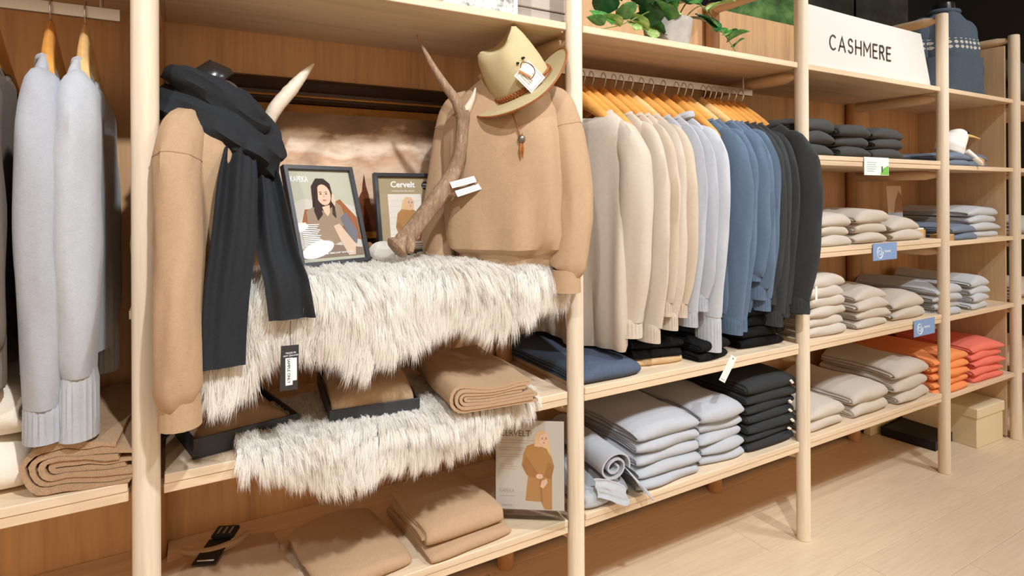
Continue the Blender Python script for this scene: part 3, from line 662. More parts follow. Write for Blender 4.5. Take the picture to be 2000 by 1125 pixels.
def sky_paint():
    N = NT('storm_sky_painting', .45, .3); tc = N.n('ShaderNodeTexCoord'); sp = N.n('ShaderNodeSeparateXYZ'); N.l(tc.outputs['Object'], sp.inputs[0])
    mp = N.n('ShaderNodeMapping'); mp.inputs['Scale'].default_value = (4.5, 1, 11); N.l(tc.outputs['Object'], mp.inputs[0])
    n1 = N.noise(mp.outputs[0], 1.0, 6, .6)
    mp2 = N.n('ShaderNodeMapping'); mp2.inputs['Scale'].default_value = (9, 1, 16); N.l(tc.outputs['Object'], mp2.inputs[0]); n2 = N.noise(mp2.outputs[0], 1.2, 6, .65)
    a = N.n('ShaderNodeMath', operation='MULTIPLY_ADD'); N.l(n1, a.inputs[0]); a.inputs[1].default_value = .22; N.l(sp.outputs[2], a.inputs[2])
    b = N.n('ShaderNodeMapRange'); N.l(a.outputs[0], b.inputs[0]); b.inputs[1].default_value = .235; b.inputs[2].default_value = .60
    c = N.ramp(b.outputs[0], [(0, lin((90, 52, 28))), (.10, lin((130, 78, 42))), (.17, lin((236, 202, 170))), (.40, lin((236, 204, 174))), (.50, lin((210, 168, 136))), (.58, lin((250, 226, 200))), (.64, lin((228, 196, 166))), (.70, lin((158, 126, 102))), (.85, lin((130, 102, 80))), (1, lin((146, 114, 88)))])
    c = N.mix(.4, c, N.ramp(n2, [(.35, (.45, .4, .36, 1)), (.55, (.9, .88, .86, 1)), (.7, (1, 1, 1, 1))]), 'MULTIPLY')
    # dark wooded right side of the picture
    d = N.n('ShaderNodeMath', operation='MULTIPLY_ADD'); N.l(n2, d.inputs[0]); d.inputs[1].default_value = .28; N.l(sp.outputs[0], d.inputs[2])
    e = N.n('ShaderNodeMapRange'); N.l(d.outputs[0], e.inputs[0]); e.inputs[1].default_value = .34; e.inputs[2].default_value = .47
    c = N.mix(e.outputs[0], c, lin((58, 38, 26)), 'MIX'); N.col(c); N.bump(n2, .15, .001); return N.m
box('canvas', X0 + .09, X1 - .09, .008, .02, Z0 + .09, Z1 - .09, sky_paint(), pt, 0)
M_ptree = plain('painted_autumn_tree', (104, 52, 26), .5, .3, 0, .3, 60, .35)
flat('painted_tree', [(.02, .10), (.035, .15), (.04, .19), (.05, .21), (.052, .235), (.056, .262), (.062, .225), (.07, .20), (.078, .16), (.085, .13), (.10, .10)], M_ptree, pt, -.0075)
for k, (p0, p1) in enumerate([((.02, .10), (-.005, .21)), ((.012, .15), (.03, .20)), ((.018, .12), (.035, .185))]):
    flat('painted_branch', [p0, (p0[0] + .003, p0[1]), p1], M_ptree, pt, -.0074)

# ================================================================== ANTLERS
def antler_mat():
    N = NT('deer_antler', .7, .3); v = N.coords((1, 1, .25)); n = N.noise(v, 150, 4, .7); n2 = N.noise(N.coords(), 14, 2)
    c = N.ramp(n, [(.3, lin((104, 78, 58))), (.55, lin((150, 120, 96))), (.75, lin((196, 172, 148)))])
    N.col(N.mix(.3, c, N.ramp(n2, [(.3, lin((120, 90, 66))), (.7, lin((190, 160, 132)))]))); N.bump(n, .6, .003); return N.m
M_ant = antler_mat(); M_tip = plain('pale_antler_tip', (222, 204, 182), .45, .4, 0, .2, 90, .08)
aR = empty('antler', (.56, .10, 1.09), 0, 'large branching deer antler standing on the sheepskin in front of the portrait frame', 'antler')
def rel(o, pts): return [tuple(Vector(p) - o.location) for p in pts]
rough = lambda s: (lambda th, t: 1 + .06 * nz(math.cos(th) * 2 + s, math.sin(th) * 2, t * 18) + .03 * math.sin(6 * th + t * 4))
vf('beam', tube(rel(aR, [(.530, .10, 1.105), (.549, .10, 1.125), (.59, .10, 1.172), (.642, .09, 1.24), (.682, .09, 1.30), (.704, .095, 1.36), (.712, .10, 1.43), (.71, .10, 1.46)]), [.027, .024, .023, .0235, .020, .0175, .0185, .019], 18, 7, fold=rough(1)), M_ant, aR)
vf('burr', tube(rel(aR, [(.522, .10, 1.10), (.529, .10, 1.106), (.537, .10, 1.113)]), [.024, .033, .027], 18, 3, fold=lambda th, t: 1 + .12 * math.sin(9 * th)), M_ant, aR)
vf('brow_tine', tube(rel(aR, [(.556, .092, 1.135), (.556, .08, 1.112), (.553, .07, 1.095)]), [.018, .014, .007], 12, 5, fold=rough(2)), M_ant, aR)
vf('tine', tube(rel(aR, [(.652, .088, 1.247), (.69, .075, 1.245), (.722, .065, 1.258), (.742, .06, 1.28)]), [.017, .012, .008, .002], 12, 6, fold=rough(3)), M_ant, aR)
vf('tine', tube(rel(aR, [(.709, .10, 1.445), (.692, .10, 1.485), (.655, .10, 1.53), (.62, .10, 1.58), (.583, .10, 1.645)]), [.017, .0145, .0115, .0075, .0015], 14, 6, fold=rough(4)), M_ant, aR)
vf('tine', tube(rel(aR, [(.713, .10, 1.45), (.728, .095, 1.475), (.738, .09, 1.50), (.743, .088, 1.522)]), [.014, .010, .006, .0015], 12, 6), M_tip, aR)
aL = empty('antler', (.235, .22, 1.06), 0, 'antler with one pale tine rising behind the black scarf', 'antler')
vf('beam', tube(rel(aL, [(.235, .22, 1.05), (.225, .24, 1.15), (.222, .25, 1.27), (.232, .22, 1.375), (.243, .205, 1.415)]), [.022, .02, .018, .015, .014], 14, 6, fold=rough(5)), M_ant, aL)
vf('tine', tube(rel(aL, [(.238, .21, 1.395), (.258, .20, 1.445), (.295, .20, 1.495), (.325, .20, 1.535), (.350, .20, 1.566)]), [.013, .0165, .016, .011, .002], 14, 7, fold=rough(6)), M_tip, aL)
vf('tine', tube(rel(aL, [(.226, .225, 1.36), (.212, .20, 1.39), (.203, .19, 1.43)]), [.010, .007, .0015], 10, 6), M_tip, aL)
for i, (dz, ry) in enumerate([(0, .22), (-.022, -.12)]):
    t = empty('price_tag', (.66 if i == 0 else .675, .055, 1.254 + dz), 0, ['white price tag resting on the antler side tine', 'white price tag tucked under the antler side tine'][i], 'tag', rot=(-.5, -.25 if i == 0 else -.3, -.1))
    box('card', 0, .068, -.0006, .0006, 0, .018, M_white, t, 0)
    for q in range(2): box('printed_line', .008, .058, -.001, -.0006, .005 + q * .006, .0062 + q * .006, plain('grey_print', (150, 148, 146), .8, .1), t, 0)

# ================================================================== HAT
hx = (-.50 * Rr + .82 * Up - .36 * Fw).normalized(); hr = (Rr + Up * .3); hr = (hr - hx * hr.dot(hx)).normalized(); hf = hx.cross(hr)
hm = Matrix((hr, hf, hx)).transposed()
hat = empty('hat', (.862, .045, 1.528), 0, 'tan felt hat with a braided leather band tilted on the right mannequin', 'hat', rot=hm.to_euler())
M_felt = knit('tan_felt', (190, 172, 132), .05, sheen=.2, fuzz=.6); M_lea = plain('braided_leather', (150, 88, 40), .5, .4, 0, .4, 200, .2)
def hat_brim():
    rings = []; n = 56
    for (rr_, side) in [(.084, 1), (.105, 1), (.13, 1), (.148, 1), (.150, 0), (.148, -1), (.13, -1), (.105, -1), (.084, -1)]:
        ring = []
        for k in range(n):
            q = 2 * PI * k / n; t = max(0, (rr_ - .084) / .066)
            z = t ** 1.6 * (.030 * max(0, math.cos(q)) ** 2 + .004 * max(0, -math.cos(q)) ** 2) - .012 * t * math.sin(q) ** 2 + side * .0016; a = 1.02 - .03 * t
            ring.append((rr_ * a * math.cos(q), rr_ * 1.04 * math.sin(q), z))
        rings.append(ring)
    return loft(rings, (False, False))
vf('brim', hat_brim(), M_felt, hat)
def brim_edge():
    P = []
    for k in range(57):
        q = 2 * PI * k / 56; P.append((.150 * .99 * math.cos(q), .150 * 1.04 * math.sin(q), (.030 * max(0, math.cos(q)) ** 2 + .004 * max(0, -math.cos(q)) ** 2) - .012 * math.sin(q) ** 2))
    return tube(P, [.0026, .0026], 8, 1)
vf('brim_binding', brim_edge(), M_lea, hat)
def crown():
    rings = []; n = 56
    for (s, z) in [(.086, 0), (.086, .02), (.084, .05), (.079, .08), (.072, .105), (.064, .119), (.053, .122), (.032, .106), (.008, .099)]:
        ring = []
        for k in range(n):
            q = 2 * PI * k / n; h = z / .11; fr = max(0, math.cos(q + PI / 2)); sd = abs(math.cos(q)); 
            pinch = 1 - .13 * h ** 2 * math.exp(-((math.atan2(math.sin(q + .55), math.cos(q + .55)) + PI / 2) / .5) ** 2) - .13 * h ** 2 * math.exp(-((math.atan2(math.sin(q - .55), math.cos(q - .55)) + PI / 2) / .5) ** 2)
            zz = z + (.006 * h ** 3 * math.cos(q) if s > .02 else 0) + .014 * h ** 4 * sd ** 2 * (1 if s > .04 else 0)
            ring.append((s * math.cos(q) * pinch * .98, s * 1.06 * math.sin(q) * pinch, zz))
        rings.append(ring)
    return loft(rings, (True, True))
vf('crown', crown(), M_felt, hat, 70)
bd = empty('hat_band', (0, 0, 0)); bd.parent = hat
for s in range(3):
    P = []
    for k in range(121):
        q = 2 * PI * k / 120; a = q * 22 + s * 2 * PI / 3
        P.append(((.088 + .0022 * math.sin(2 * a)) * math.cos(q), (.088 + .0022 * math.sin(2 * a)) * 1.05 * math.sin(q), .009 + .0055 * math.cos(a)))
    vf('braid_strand', tube(P, [.0032, .0032], 6, 1), M_lea, bd)
# round ventilation eyelets and paper tags
for q, z in [(-1.35, .075), (-1.10, .078)]:
    vf('eyelet', tube([(.074 * math.cos(q), .078 * math.sin(q), z), (.084 * math.cos(q), .087 * math.sin(q), z)], [.0032, .0032], 8, 1), M_black, hat)
def hat_tag(label, size, q, z, tilt, mat, out):
    nrm = Vector((math.cos(q), math.sin(q), .1)); t = empty('hat_tag', hm @ Vector((nrm.x * out, nrm.y * out * 1.05, z)) + hat.location, 0, label, 'tag')
    zax = -(hm @ nrm).normalized(); xax = Rr * math.cos(tilt) + Up * math.sin(tilt); xax = (xax - zax * xax.dot(zax)).normalized(); yax = zax; up = xax.cross(yax)
    t.rotation_euler = Matrix((xax, yax, up)).transposed().to_euler(); return t
t1 = hat_tag('square white printed card tag tied on the hat crown', .05, -1.30, .034, -.72, M_white, .100)
box('card', -.031, .031, -.0007, .0007, -.027, .027, plain('cream_card', (240, 232, 220), .6, .3), t1, .0)
vf('printed_border', frame_ring(-.027, .027, -.023, .023, [(0, -.0008), (0, -.0011), (.001, -.0011), (.001, -.0008)]), plain('sepia_print', (170, 140, 110), .8, .1), t1)
for i in range(3): box('printed_line', -.018, .014, -.0011, -.0007, -.016 + i * .006, -.0145 + i * .006, plain('sepia_print', (170, 140, 110), .8, .1), t1, 0)
t2 = hat_tag('small white price label in front of the square hat tag', .02, -1.32, .052, -.45, M_white, .104)
box('card', -.017, .017, -.0007, .0007, -.010, .010, M_white, t2, 0); box('orange_band', -.017, .017, -.0011, -.0007, -.010, -.006, plain('orange_print', (226, 120, 50), .7, .2), t2, 0)
vf('string', tube([(-.017, -.002, .0), (-.02, -.004, .012), (-.008, -.004, .018), (.01, -.004, .017), (.022, -.003, .004), (.018, -.003, -.016)], [.0012, .0012], 6, 4), plain('brown_string', (96, 60, 40), .7, .2), t2)
ch_ = empty('chin_cord', (.815, -.015, 1.435), 0, 'leather chin cord with a metal bead hanging below the hat brim', 'cord')
for s in (-1, 1): vf('cord', tube([(s * .018 - .002, .0, .012), (s * .010, -.008, -.02), (s * .002, -.014, -.055)], [.0022, .0022], 8, 5), M_lea, ch_)
vf('bead', tube([(0, -.014, -.046), (0, -.0145, -.050), (0, -.0145, -.056), (0, -.0145, -.062), (0, -.014, -.066)], [.004, .0085, .010, .0085, .004], 14, 2), plain('pewter_bead', (130, 118, 104), .35, .5, .7), ch_)
for s in (-1, 1): vf('tassel', tube([(s * .002, -.0145, -.066), (s * .004, -.0145, -.085), (s * .003, -.014, -.108)], [.003, .0042, .0012], 8, 4), M_lea, ch_)
# ================================================================== FRAMED PORTRAITS
M_frame = plain('black_frame_wood', (50, 50, 54), .35, .5); M_glass = glassy('picture_glass')
SKIN = plain('printed_skin', (222, 182, 156), .6, .2); HAIRD = plain('printed_dark_hair', (58, 42, 38), .6, .2); HAIRB = plain('printed_blond_hair', (222, 184, 136), .6, .2); KN = plain('printed_knit', (150, 128, 106), .6, .2); KNC = plain('printed_camel_knit', (176, 128, 78), .6, .2)
def portrait(label, loc, rz, lean, W, H, fw, bgm):
    r = empty('framed_portrait', loc, 0, label, 'picture frame'); r.rotation_euler = (Matrix.Rotation(rz, 3, 'Z') @ Matrix.Rotation(-lean, 3, 'X')).to_euler()
    vf('frame', frame_ring(-W / 2, W / 2, 0, H, [(0, .008), (0, -.009), (.001, -.010), (fw - .001, -.010), (fw, -.009), (fw, .008)]), M_frame, r, 20)
    box('print', -W / 2 + fw * .8, W / 2 - fw * .8, -.001, .004, fw * .8, H - fw * .8, bgm, r, 0)
    box('glass', -W / 2 + fw * .9, W / 2 - fw * .9, -.0062, -.0050, fw * .9, H - fw * .9, M_glass, r, 0)
    return r
def face(r, cx, cy, s, o, hair, turn=0.0):
    flat('printed_face', ell(cx, cy, s * .72, s), SKIN, r, o)
    ink = plain('printed_features', (92, 60, 52), .6, .2); lip = plain('printed_lips', (186, 104, 96), .6, .2)
    for q in (-1, 1):
        flat('printed_eye', ell(cx + (q * .28 + turn) * s, cy + .08 * s, s * .12, s * .06, 10), ink, r, o + .0003)
        flat('printed_brow', ell(cx + (q * .28 + turn) * s, cy + .26 * s, s * .17, s * .035, 8), ink, r, o + .0003)
    flat('printed_nose', [(cx + turn * s, cy + .05 * s), (cx + turn * s + s * .09, cy - .24 * s), (cx + turn * s - s * .07, cy - .24 * s)], plain('printed_shade', (196, 150, 126), .6, .2), r, o + .0002)
    flat('printed_mouth', ell(cx + turn * s * .8, cy - .52 * s, s * .2, s * .07, 10), lip, r, o + .0003)
p1 = portrait('black framed portrait of a seated dark haired woman beside the black scarf', (.392, .152, 1.066), .34, .33, .195, .258, .011, plain('print_sage', (178, 176, 156), .5, .3))
W_, C_ = plain('printed_white_chair', (196, 188, 176), .6, .2), plain('printed_tan_chair', (150, 92, 54), .6, .2); D_ = plain('printed_grey_trousers', (112, 110, 116), .6, .2)
flat('printed_chair', [(-.085, .02), (-.085, .16), (-.06, .172), (-.03, .17), (.04, .165), (.085, .15), (.085, .02)], W_, p1, .0013)
flat('printed_floor', [(-.085, .02), (-.085, .045), (-.04, .058), (.02, .05), (.085, .04), (.085, .02)], plain('printed_brown_floor', (132, 112, 96), .6, .2), p1, .0014)
flat('printed_cushion', [(-.075, .10), (-.058, .145), (-.045, .145), (-.035, .10)], C_, p1, .0015); flat('printed_cushion', [(.03, .08), (.032, .165), (.045, .17), (.085, .12), (.085, .06)], C_, p1, .0015)
flat('printed_hair', [(-.04, .125), (-.034, .16), (-.03, .205), (-.014, .226), (.008, .226), (.024, .212), (.026, .18), (.022, .15), (.018, .115), (-.02, .105)], HAIRD, p1, .0018)
flat('printed_jumper', [(-.058, .09), (-.055, .14), (-.035, .15), (-.005, .138), (.02, .15), (.03, .165), (.045, .15), (.052, .11), (.03, .09), (.03, .06), (.0, .05), (-.03, .07)], KN, p1, .0021)
flat('printed_neck', [(-.010, .15), (.012, .155), (.009, .135), (.001, .125), (-.007, .137)], SKIN, p1, .0023)
face(p1, .0, .182, .028, .0026, HAIRD)
flat('printed_hair_lock', [(-.02, .20), (-.012, .214), (-.018, .17), (-.012, .13), (-.028, .115), (-.034, .14), (-.027, .17)], HAIRD, p1, .0032); flat('printed_hair_lock', [(.0, .213), (.018, .20), (.022, .165), (.015, .13), (.024, .12), (.027, .17), (.022, .21)], HAIRD, p1, .0032)
flat('printed_hand', [(.018, .165), (.024, .185), (.028, .182), (.03, .165), (.026, .15)], SKIN, p1, .0034)
flat('printed_leg', [(.012, .10), (.03, .105), (.066, .05), (.06, .022), (.04, .022), (.025, .06)], plain('printed_leg_tone', (206, 178, 154), .6, .2), p1, .0024)
flat('printed_trousers', [(.035, .12), (.055, .135), (.08, .08), (.07, .05), (.05, .07)], D_, p1, .0023)
text('lettering', 'KAPEKA', .022, M_wink, p1, (-.083, -.0016, .216), (PI / 2, 0, 0), sx=.62, space=.95)
text('lettering', 'NATURAL FIBRE KNIT SINCE 1998', .0068, M_wink, p1, (-.045, -.0036, .028), (PI / 2, 0, 0), sx=.95)
for i in range(12): box('printed_line', -.076, -.036 + .004 * (i % 3), -.0036, -.0030, .052 + i * .0047, .0540 + i * .0047, M_wink, p1, 0)
p2 = portrait('black framed portrait of a blond woman in camel knitwear behind the antler', (.624, .262, 1.072), .04, .21, .186, .232, .011, plain('print_khaki', (170, 152, 118), .5, .3))
flat('printed_wall', [(-.055, .03), (-.055, .172), (.045, .172), (.045, .03)], plain('printed_white_brick', (228, 220, 208), .6, .2), p2, .0013)
for i in range(8): box('printed_line', -.054, .044, -.0015, -.0013, .04 + i * .016, .0408 + i * .016, plain('printed_mortar', (206, 196, 184), .6, .2), p2, 0)
flat('printed_body', [(-.038, .078), (-.03, .116), (-.018, .128), (.002, .13), (.022, .125), (.036, .10), (.04, .06), (.034, .035), (-.012, .035), (-.03, .05)], KNC, p2, .0018)
flat('printed_hair', [(-.018, .128), (-.013, .152), (-.002, .164), (.014, .162), (.022, .15), (.02, .13), (.01, .124)], HAIRB, p2, .0022)
face(p2, .008, .145, .0165, .0026, HAIRB, .15)
flat('printed_arm', [(-.038, .078), (-.03, .09), (.002, .06), (.02, .05), (.016, .042), (-.01, .052)], plain('printed_camel_shade', (160, 112, 66), .6, .2), p2, .0024); flat('printed_hand', ell(.022, .048, .010, .007, 10), SKIN, p2, .0027)
text('lettering', 'Cervelt', .024, M_wink, p2, (-.008, -.0016, .192), (PI / 2, 0, 0), 'CENTER', thin=.0006)
text('lettering', 'a luxury for the senses', .0075, M_wink, p2, (-.008, -.0016, .179), (PI / 2, 0, 0), 'CENTER')
flat('printed_badge', ell(.062, .197, .0125, .0125, 20), M_black, p2, .0014); text('lettering', '100%', .0085, M_wink, p2, (.062, -.0020, .1975), (PI / 2, 0, 0), 'CENTER'); text('lettering', 'NATURAL', .0045, M_wink, p2, (.062, -.0020, .191), (PI / 2, 0, 0), 'CENTER')
for i in range(2): box('printed_line', -.03, .06, -.0017, -.0013, .018 + i * .006, .0195 + i * .006, M_wink, p2, 0)
# soft wool tuft toy + brown fur lump beside the frames
def blob(R, sx, sy, sz, seed, amp=.2, n=18, m=12, fq=2.5):
    return loft([[(R * sx * math.sin(PI * (i + .02) / (m + .04)) * math.cos(2 * PI * k / n) * (1 + amp * nz(math.cos(2 * PI * k / n) * fq, math.sin(2 * PI * k / n) * fq, i * .5 + seed)), R * sy * math.sin(PI * (i + .02) / (m + .04)) * math.sin(2 * PI * k / n) * (1 + amp * nz(math.cos(2 * PI * k / n) * fq + 5, math.sin(2 * PI * k / n) * fq, i * .5 + seed)), R * sz * (1 - math.cos(PI * i / m))) for k in range(n)] for i in range(m + 1)])
tag(obj('wool_tuft', *blob(.03, 1.1, .9, .85, 3, .35), M_wool, None, (.522, .195, 1.066)), 'white fluffy wool tuft between the two portrait frames', 'wool')
tag(obj('fur_pompom', *blob(.022, .6, .7, 1.1, 8, .3), knit('brown_fur', (120, 84, 56), .2), None, (.492, .215, 1.066)), 'small brown fur pompom beside the seated portrait', 'pompom')

# ================================================================== LOWER SHELVES OF THE DISPLAY BAY
M_bx = plain('charcoal_gift_box', (52, 52, 56), .5, .4); M_camf = knit('camel_folded_knit', (180, 149, 118), .12)
def tray_box(name, label, loc, rz, w, d, h, tilt=0):
    r = empty(name, loc, rz, label, 'box'); t = .004
    box('base', -w / 2, w / 2, 0, d, 0, t, M_bx, r, .0005)
    for a in ((-w / 2, w / 2, 0, t), (-w / 2, w / 2, d - t, d)): box('side', *a, t, h, M_bx, r, .0006)
    for a in ((-w / 2, -w / 2 + t), (w / 2 - t, w / 2)): box('side', *a, t, d - t, t, h, M_bx, r, .0006)
    return r
tray_box('gift_box', 'open charcoal gift box with a camel scarf at the left of the lower shelf', (.185, .058, .7025), .20, .215, .27, .042)
def rumple(w, d, h, seed, n=26, amp=.012):
    V = []; 
    for i in range(n):
        for k in range(n):
            x, y = -w / 2 + w * k / (n - 1), d * i / (n - 1); e = min(k, n - 1 - k, i, n - 1 - i) / 3
            V.append((x, y, h * min(1, .45 + e * .3) + amp * (nz(x * 22 + seed, y * 16) + .6 * abs(nz(x * 40, y * 12 + seed))) * min(1, e)))
    b = len(V); V += [(v[0], v[1], 0) for v in V]; F = grid_faces(n, n); F += [tuple(b + q for q in f[::-1]) for f in grid_faces(n, n)]
    per = [k for k in range(n)] + [i * n + n - 1 for i in range(1, n)] + [(n - 1) * n + k for k in range(n - 2, -1, -1)] + [i * n for i in range(n - 2, 0, -1)]
    for a, c in zip(per, per[1:] + per[:1]): F.append((a, c, b + c, b + a))
    return V, F
tag(obj('scarf', *rumple(.20, .255, .052, 3), M_camf, None, (.183, .066, .707), (0, 0, .20)), 'camel scarf folded softly in the left gift box', 'scarf')
tray_box('gift_box', 'open charcoal gift box with a camel jumper in the middle of the white sheepskin', (.448, .012, .722), -.10, .205, .27, .036).rotation_euler = (.06, 0, -.10)
g2 = tag(obj('folded_sweater', *folded(.193, .255, .056, 4, 91, rough=.006, crown=.014, front=.5), M_camf, None, (.448, .019, .728), (.06, 0, -.10)), 'camel jumper folded in the middle gift box with a black tag on it', 'sweater')
def black_tag(label, loc, rot, ribbon):
    r = empty('swing_tag', loc, 0, label, 'tag', rot=rot); box('card', -.017, .017, -.04, .03, 0, .0015, M_black, r, .0003)
    box('printed_line', -.012, .012, -.032, -.029, .0015, .0018, M_white, r, 0); box('ribbon_fold', -.015, .02, .03, .062, .0, .007, M_black, r, .002)
    if ribbon: vf('ribbon', tube([(-.01, .04, .004), (-.03, .06, .012), (-.06, .05, .006), (-.075, .06, .004)], [.004, .005, .004, .003], 8, 5, squash=.4, ref=(0, 0, 1)), M_black, r)
    else:
        for q in range(3): box('ribbon_print', -.008 + q * .009, -.005 + q * .009, .036, .056, .007, .0074, plain('grey_thread', (150, 146, 142), .7, .2), r, 0)
    return r
black_tag('black swing tag with white strip lying on the jumper in the middle gift box', (.47, .165, .806), (.05, .0, 1.25), True)
# folded throws: the folds face the aisle
def throw(w, d, H, n, seed, ns=16, fan=.25, amp=1.0):
    """n nested U folds bending at -X, open at +X; extruded front (y 0) to back (y d)"""
    rr = random.Random(seed); V = []; F = []; t = H / (2 * n)
    for j in range(n):
        zl, zh = t * (j + .5), H - t * (j + .5); R = (zh - zl) / 2; cx = -w / 2 + j * t * 1.3 + R + t / 2; xe = w / 2 - rr.uniform(0, .03) - .004 * j; xe2 = w / 2 - rr.uniform(0, .05)
        cl = []
        for i in range(10): cl.append((xe + (cx - xe) * i / 10, zl, 0, -1))
        for i in range(9): a = -PI / 2 - PI * i / 8; cl.append((cx + math.cos(a) * R, H / 2 + math.sin(a) * R, math.cos(a), math.sin(a)))
        for i in range(1, 11): cl.append((cx + (xe2 - cx) * i / 10, zh, 0, 1))
        o1 = [(x + nx * t * .48, z + q * t * .48) for x, z, nx, q in cl]; o2 = [(x - nx * t * .40, z - q * t * .40) for x, z, nx, q in cl]; pr = o1 + o2[::-1]; m = len(pr); b = len(V); mc = len(cl); off = rr.uniform(-.006, .004)
        for i in range(ns):
            y = d * i / (ns - 1)
            for x, z in pr: V.append([x, y + (off if i == 0 else 0), z])
        for i in range(ns - 1):
            for k in range(m): F.append((b + i * m + k, b + i * m + (k + 1) % m, b + (i + 1) * m + (k + 1) % m, b + (i + 1) * m + k))
        for i in (0, ns - 1):
            for k in range(mc - 1):
                q = (b + i * m + k, b + i * m + k + 1, b + i * m + m - 2 - k, b + i * m + m - 1 - k); F.append(q if i else q[::-1])
    for v in V:
        x, y, z = v; q = z / H; u = (x + w / 2) / w
        v[2] = z * (1 - fan * u) + q * (.010 * math.sin(u * 4 + seed) + .006 * nz(x * 9 + seed, y * 7)) + .004 * amp * nz(x * 25, z * 50, seed) * q + (.006 * (amp - 1) * nz(x * 14 + 3, z * 40, seed)); v[0] += .006 * amp * nz(y * 8 + seed, z * 20); v[2] = max(v[2], .0005)
    return V, F
tag(obj('folded_throw', *throw(.235, .37, .072, 4, 3), M_camf, None, (.715, -.075, .727), (0, 0, -.10), sharp=50), 'camel throw folded in layers at the right end of the sheepskin', 'throw')
M_brn = knit('brown_boucle_throw', (176, 144, 114), .26, fuzz=2.5); M_crm = knit('cream_throw_knit', (240, 230, 214), .06, fuzz=1.5)
tag(obj('folded_throw', *throw(.19, .36, .084, 4, 6, fan=.14, amp=2.2), M_brn, None, (-.098, .0, zC4), (0, 0, -.10), sharp=50), 'brown woollen throw folded on the left shelf beside the first post', 'throw')
for i in range(2): tag(obj('folded_throw', *folded(.30, .36, .098, 4, 95 + i, rough=.008, crown=.01, front=.8), M_crm, None, (-.335, .03, zC4 + i * .098), sharp=55), ['lower cream throw at the left edge under the light grey sweater', 'upper cream throw at the left edge under the light grey sweater'][i], 'throw', 'cream throws')
# bottom shelf
flat_j = tag(obj('folded_sweater', *folded(.25, .28, .026, 4, 101, rough=.006, crown=.003, front=.7), M_camf, None, (.165, .02, zC5), (0, 0, .10), sharp=55), 'camel jumper laid flat on the bottom shelf with a black tag', 'sweater')
nk = obj('neckline', *tube([(.06, .315, zC5 + .024), (.09, .275, zC5 + .031), (.13, .262, zC5 + .033), (.175, .275, zC5 + .033), (.205, .31, zC5 + .028)], [.008, .010, .010, .010, .008], 8, 5), M_camf)
nk.parent = flat_j; nk.matrix_parent_inverse = (Matrix.Translation((.165, .02, zC5)) @ Matrix.Rotation(.10, 4, 'Z')).inverted()
black_tag('black swing tag with looped ribbon lying on the flat jumper, bottom left', (.125, .262, zC5 + .0345), (0, 0, -.42), False).scale = (1.55, 1.45, 1.5)
tag(obj('folded_scarf', *folded(.215, .285, .036, 4, 102, rough=.006, crown=.006, front=.6), M_camf, None, (.428, .0, zC5), (0, 0, .10), sharp=55), 'camel scarf folded square in the middle of the bottom shelf', 'scarf')
fold_obj('folded_sweater', .232, .30, .030, 4, 103, M_camf, 'lower camel folded jumper of the pair beside the acrylic sign', 'sweater', 'camel jumpers on the bottom shelf', (.690, -.01, zC5), .08, rough=.006)
fold_obj('folded_sweater', .222, .27, .050, 6, 104, M_camf, 'upper camel folded jumper of the pair beside the acrylic sign', 'sweater', 'camel jumpers on the bottom shelf', (.682, .005, zC5 + .030), .06, rough=.006, crown=.004)
# acrylic stands
def acrylic(label, loc, rz, W, H, lean, pm):
    r = empty('sign_holder', loc, rz, label, 'sign'); q = (-lean, 0, 0); A = glassy('clear_acrylic', (.93, .93, .92, 1), .03)
    box('foot', -W / 2, W / 2, -.045, .02, 0, .003, A, r, .0008); box('sleeve_front', -W / 2, W / 2, -.0022, -.0008, .003, H, A, r, .0003, rot=q)
    p = box('print', -W / 2 + .002, W / 2 - .002, -.0006, .0006, .028, H - .004, pm, r, 0, rot=q); box('sleeve_back', -W / 2, W / 2, .0010, .0022, .003, H, A, r, .0003, rot=q)
    return r, p
ac, pr_ = acrylic('acrylic sign showing a blond woman in a camel knit dress beside the second post', (.880, .045, zC5), -.60, .190, .268, .06, plain('print_pale_grey', (212, 204, 196), .5, .3))
text('lettering', 'CERVELT', .023, plain('brown_ink', (96, 78, 66), .7, .2), pr_, (-.083, -.0008, .222), (PI / 2, 0, 0), sx=.92)
for i, (y_, w_) in enumerate([(.21, .10), (.203, .085), (.19, .07), (.184, .065), (.172, .06), (.166, .058), (.146, .04), (.140, .05), (.134, .046)]): box('printed_line', -.083, -.083 + w_, -.0009, -.0006, y_, y_ + .0013, plain('tan_ink', (186, 158, 134), .7, .2), pr_, 0)
flat('printed_dress', [(-.012, .052), (-.004, .125), (-.022, .145), (-.018, .175), (-.008, .197), (.012, .204), (.04, .20), (.055, .18), (.066, .145), (.06, .12), (.06, .03), (.04, .03), (.03, .05)], KNC, pr_, .0010)
flat('printed_hair', [(.012, .196), (.014, .225), (.024, .238), (.042, .236), (.052, .222), (.054, .20), (.056, .17), (.046, .19), (.03, .196)], HAIRB, pr_, .0013); flat('printed_neck', [(.026, .205), (.042, .206), (.048, .196), (.020, .195)], SKIN, pr_, .0015); face(pr_, .037, .2155, .0175, .0018, HAIRB, .12)
flat('printed_sleeve', [(-.022, .145), (-.010, .17), (.018, .13), (.024, .122), (.018, .112), (-.008, .12)], plain('printed_camel_shade', (160, 112, 66), .6, .2), pr_, .0013); flat('printed_sleeve', [(.066, .145), (.05, .155), (.038, .118), (.058, .11)], plain('printed_camel_shade', (160, 112, 66), .6, .2), pr_, .0013)
flat('printed_hand', ell(.026, .117, .010, .007, 10), SKIN, pr_, .0016); flat('printed_hand', [(.028, .09), (.032, .105), (.046, .112), (.048, .10), (.036, .085)], SKIN, pr_, .0016); flat('printed_fold', [(.030, .05), (.026, .11), (.030, .11), (.036, .05)], plain('printed_camel_shade', (160, 112, 66), .6, .2), pr_, .0012)
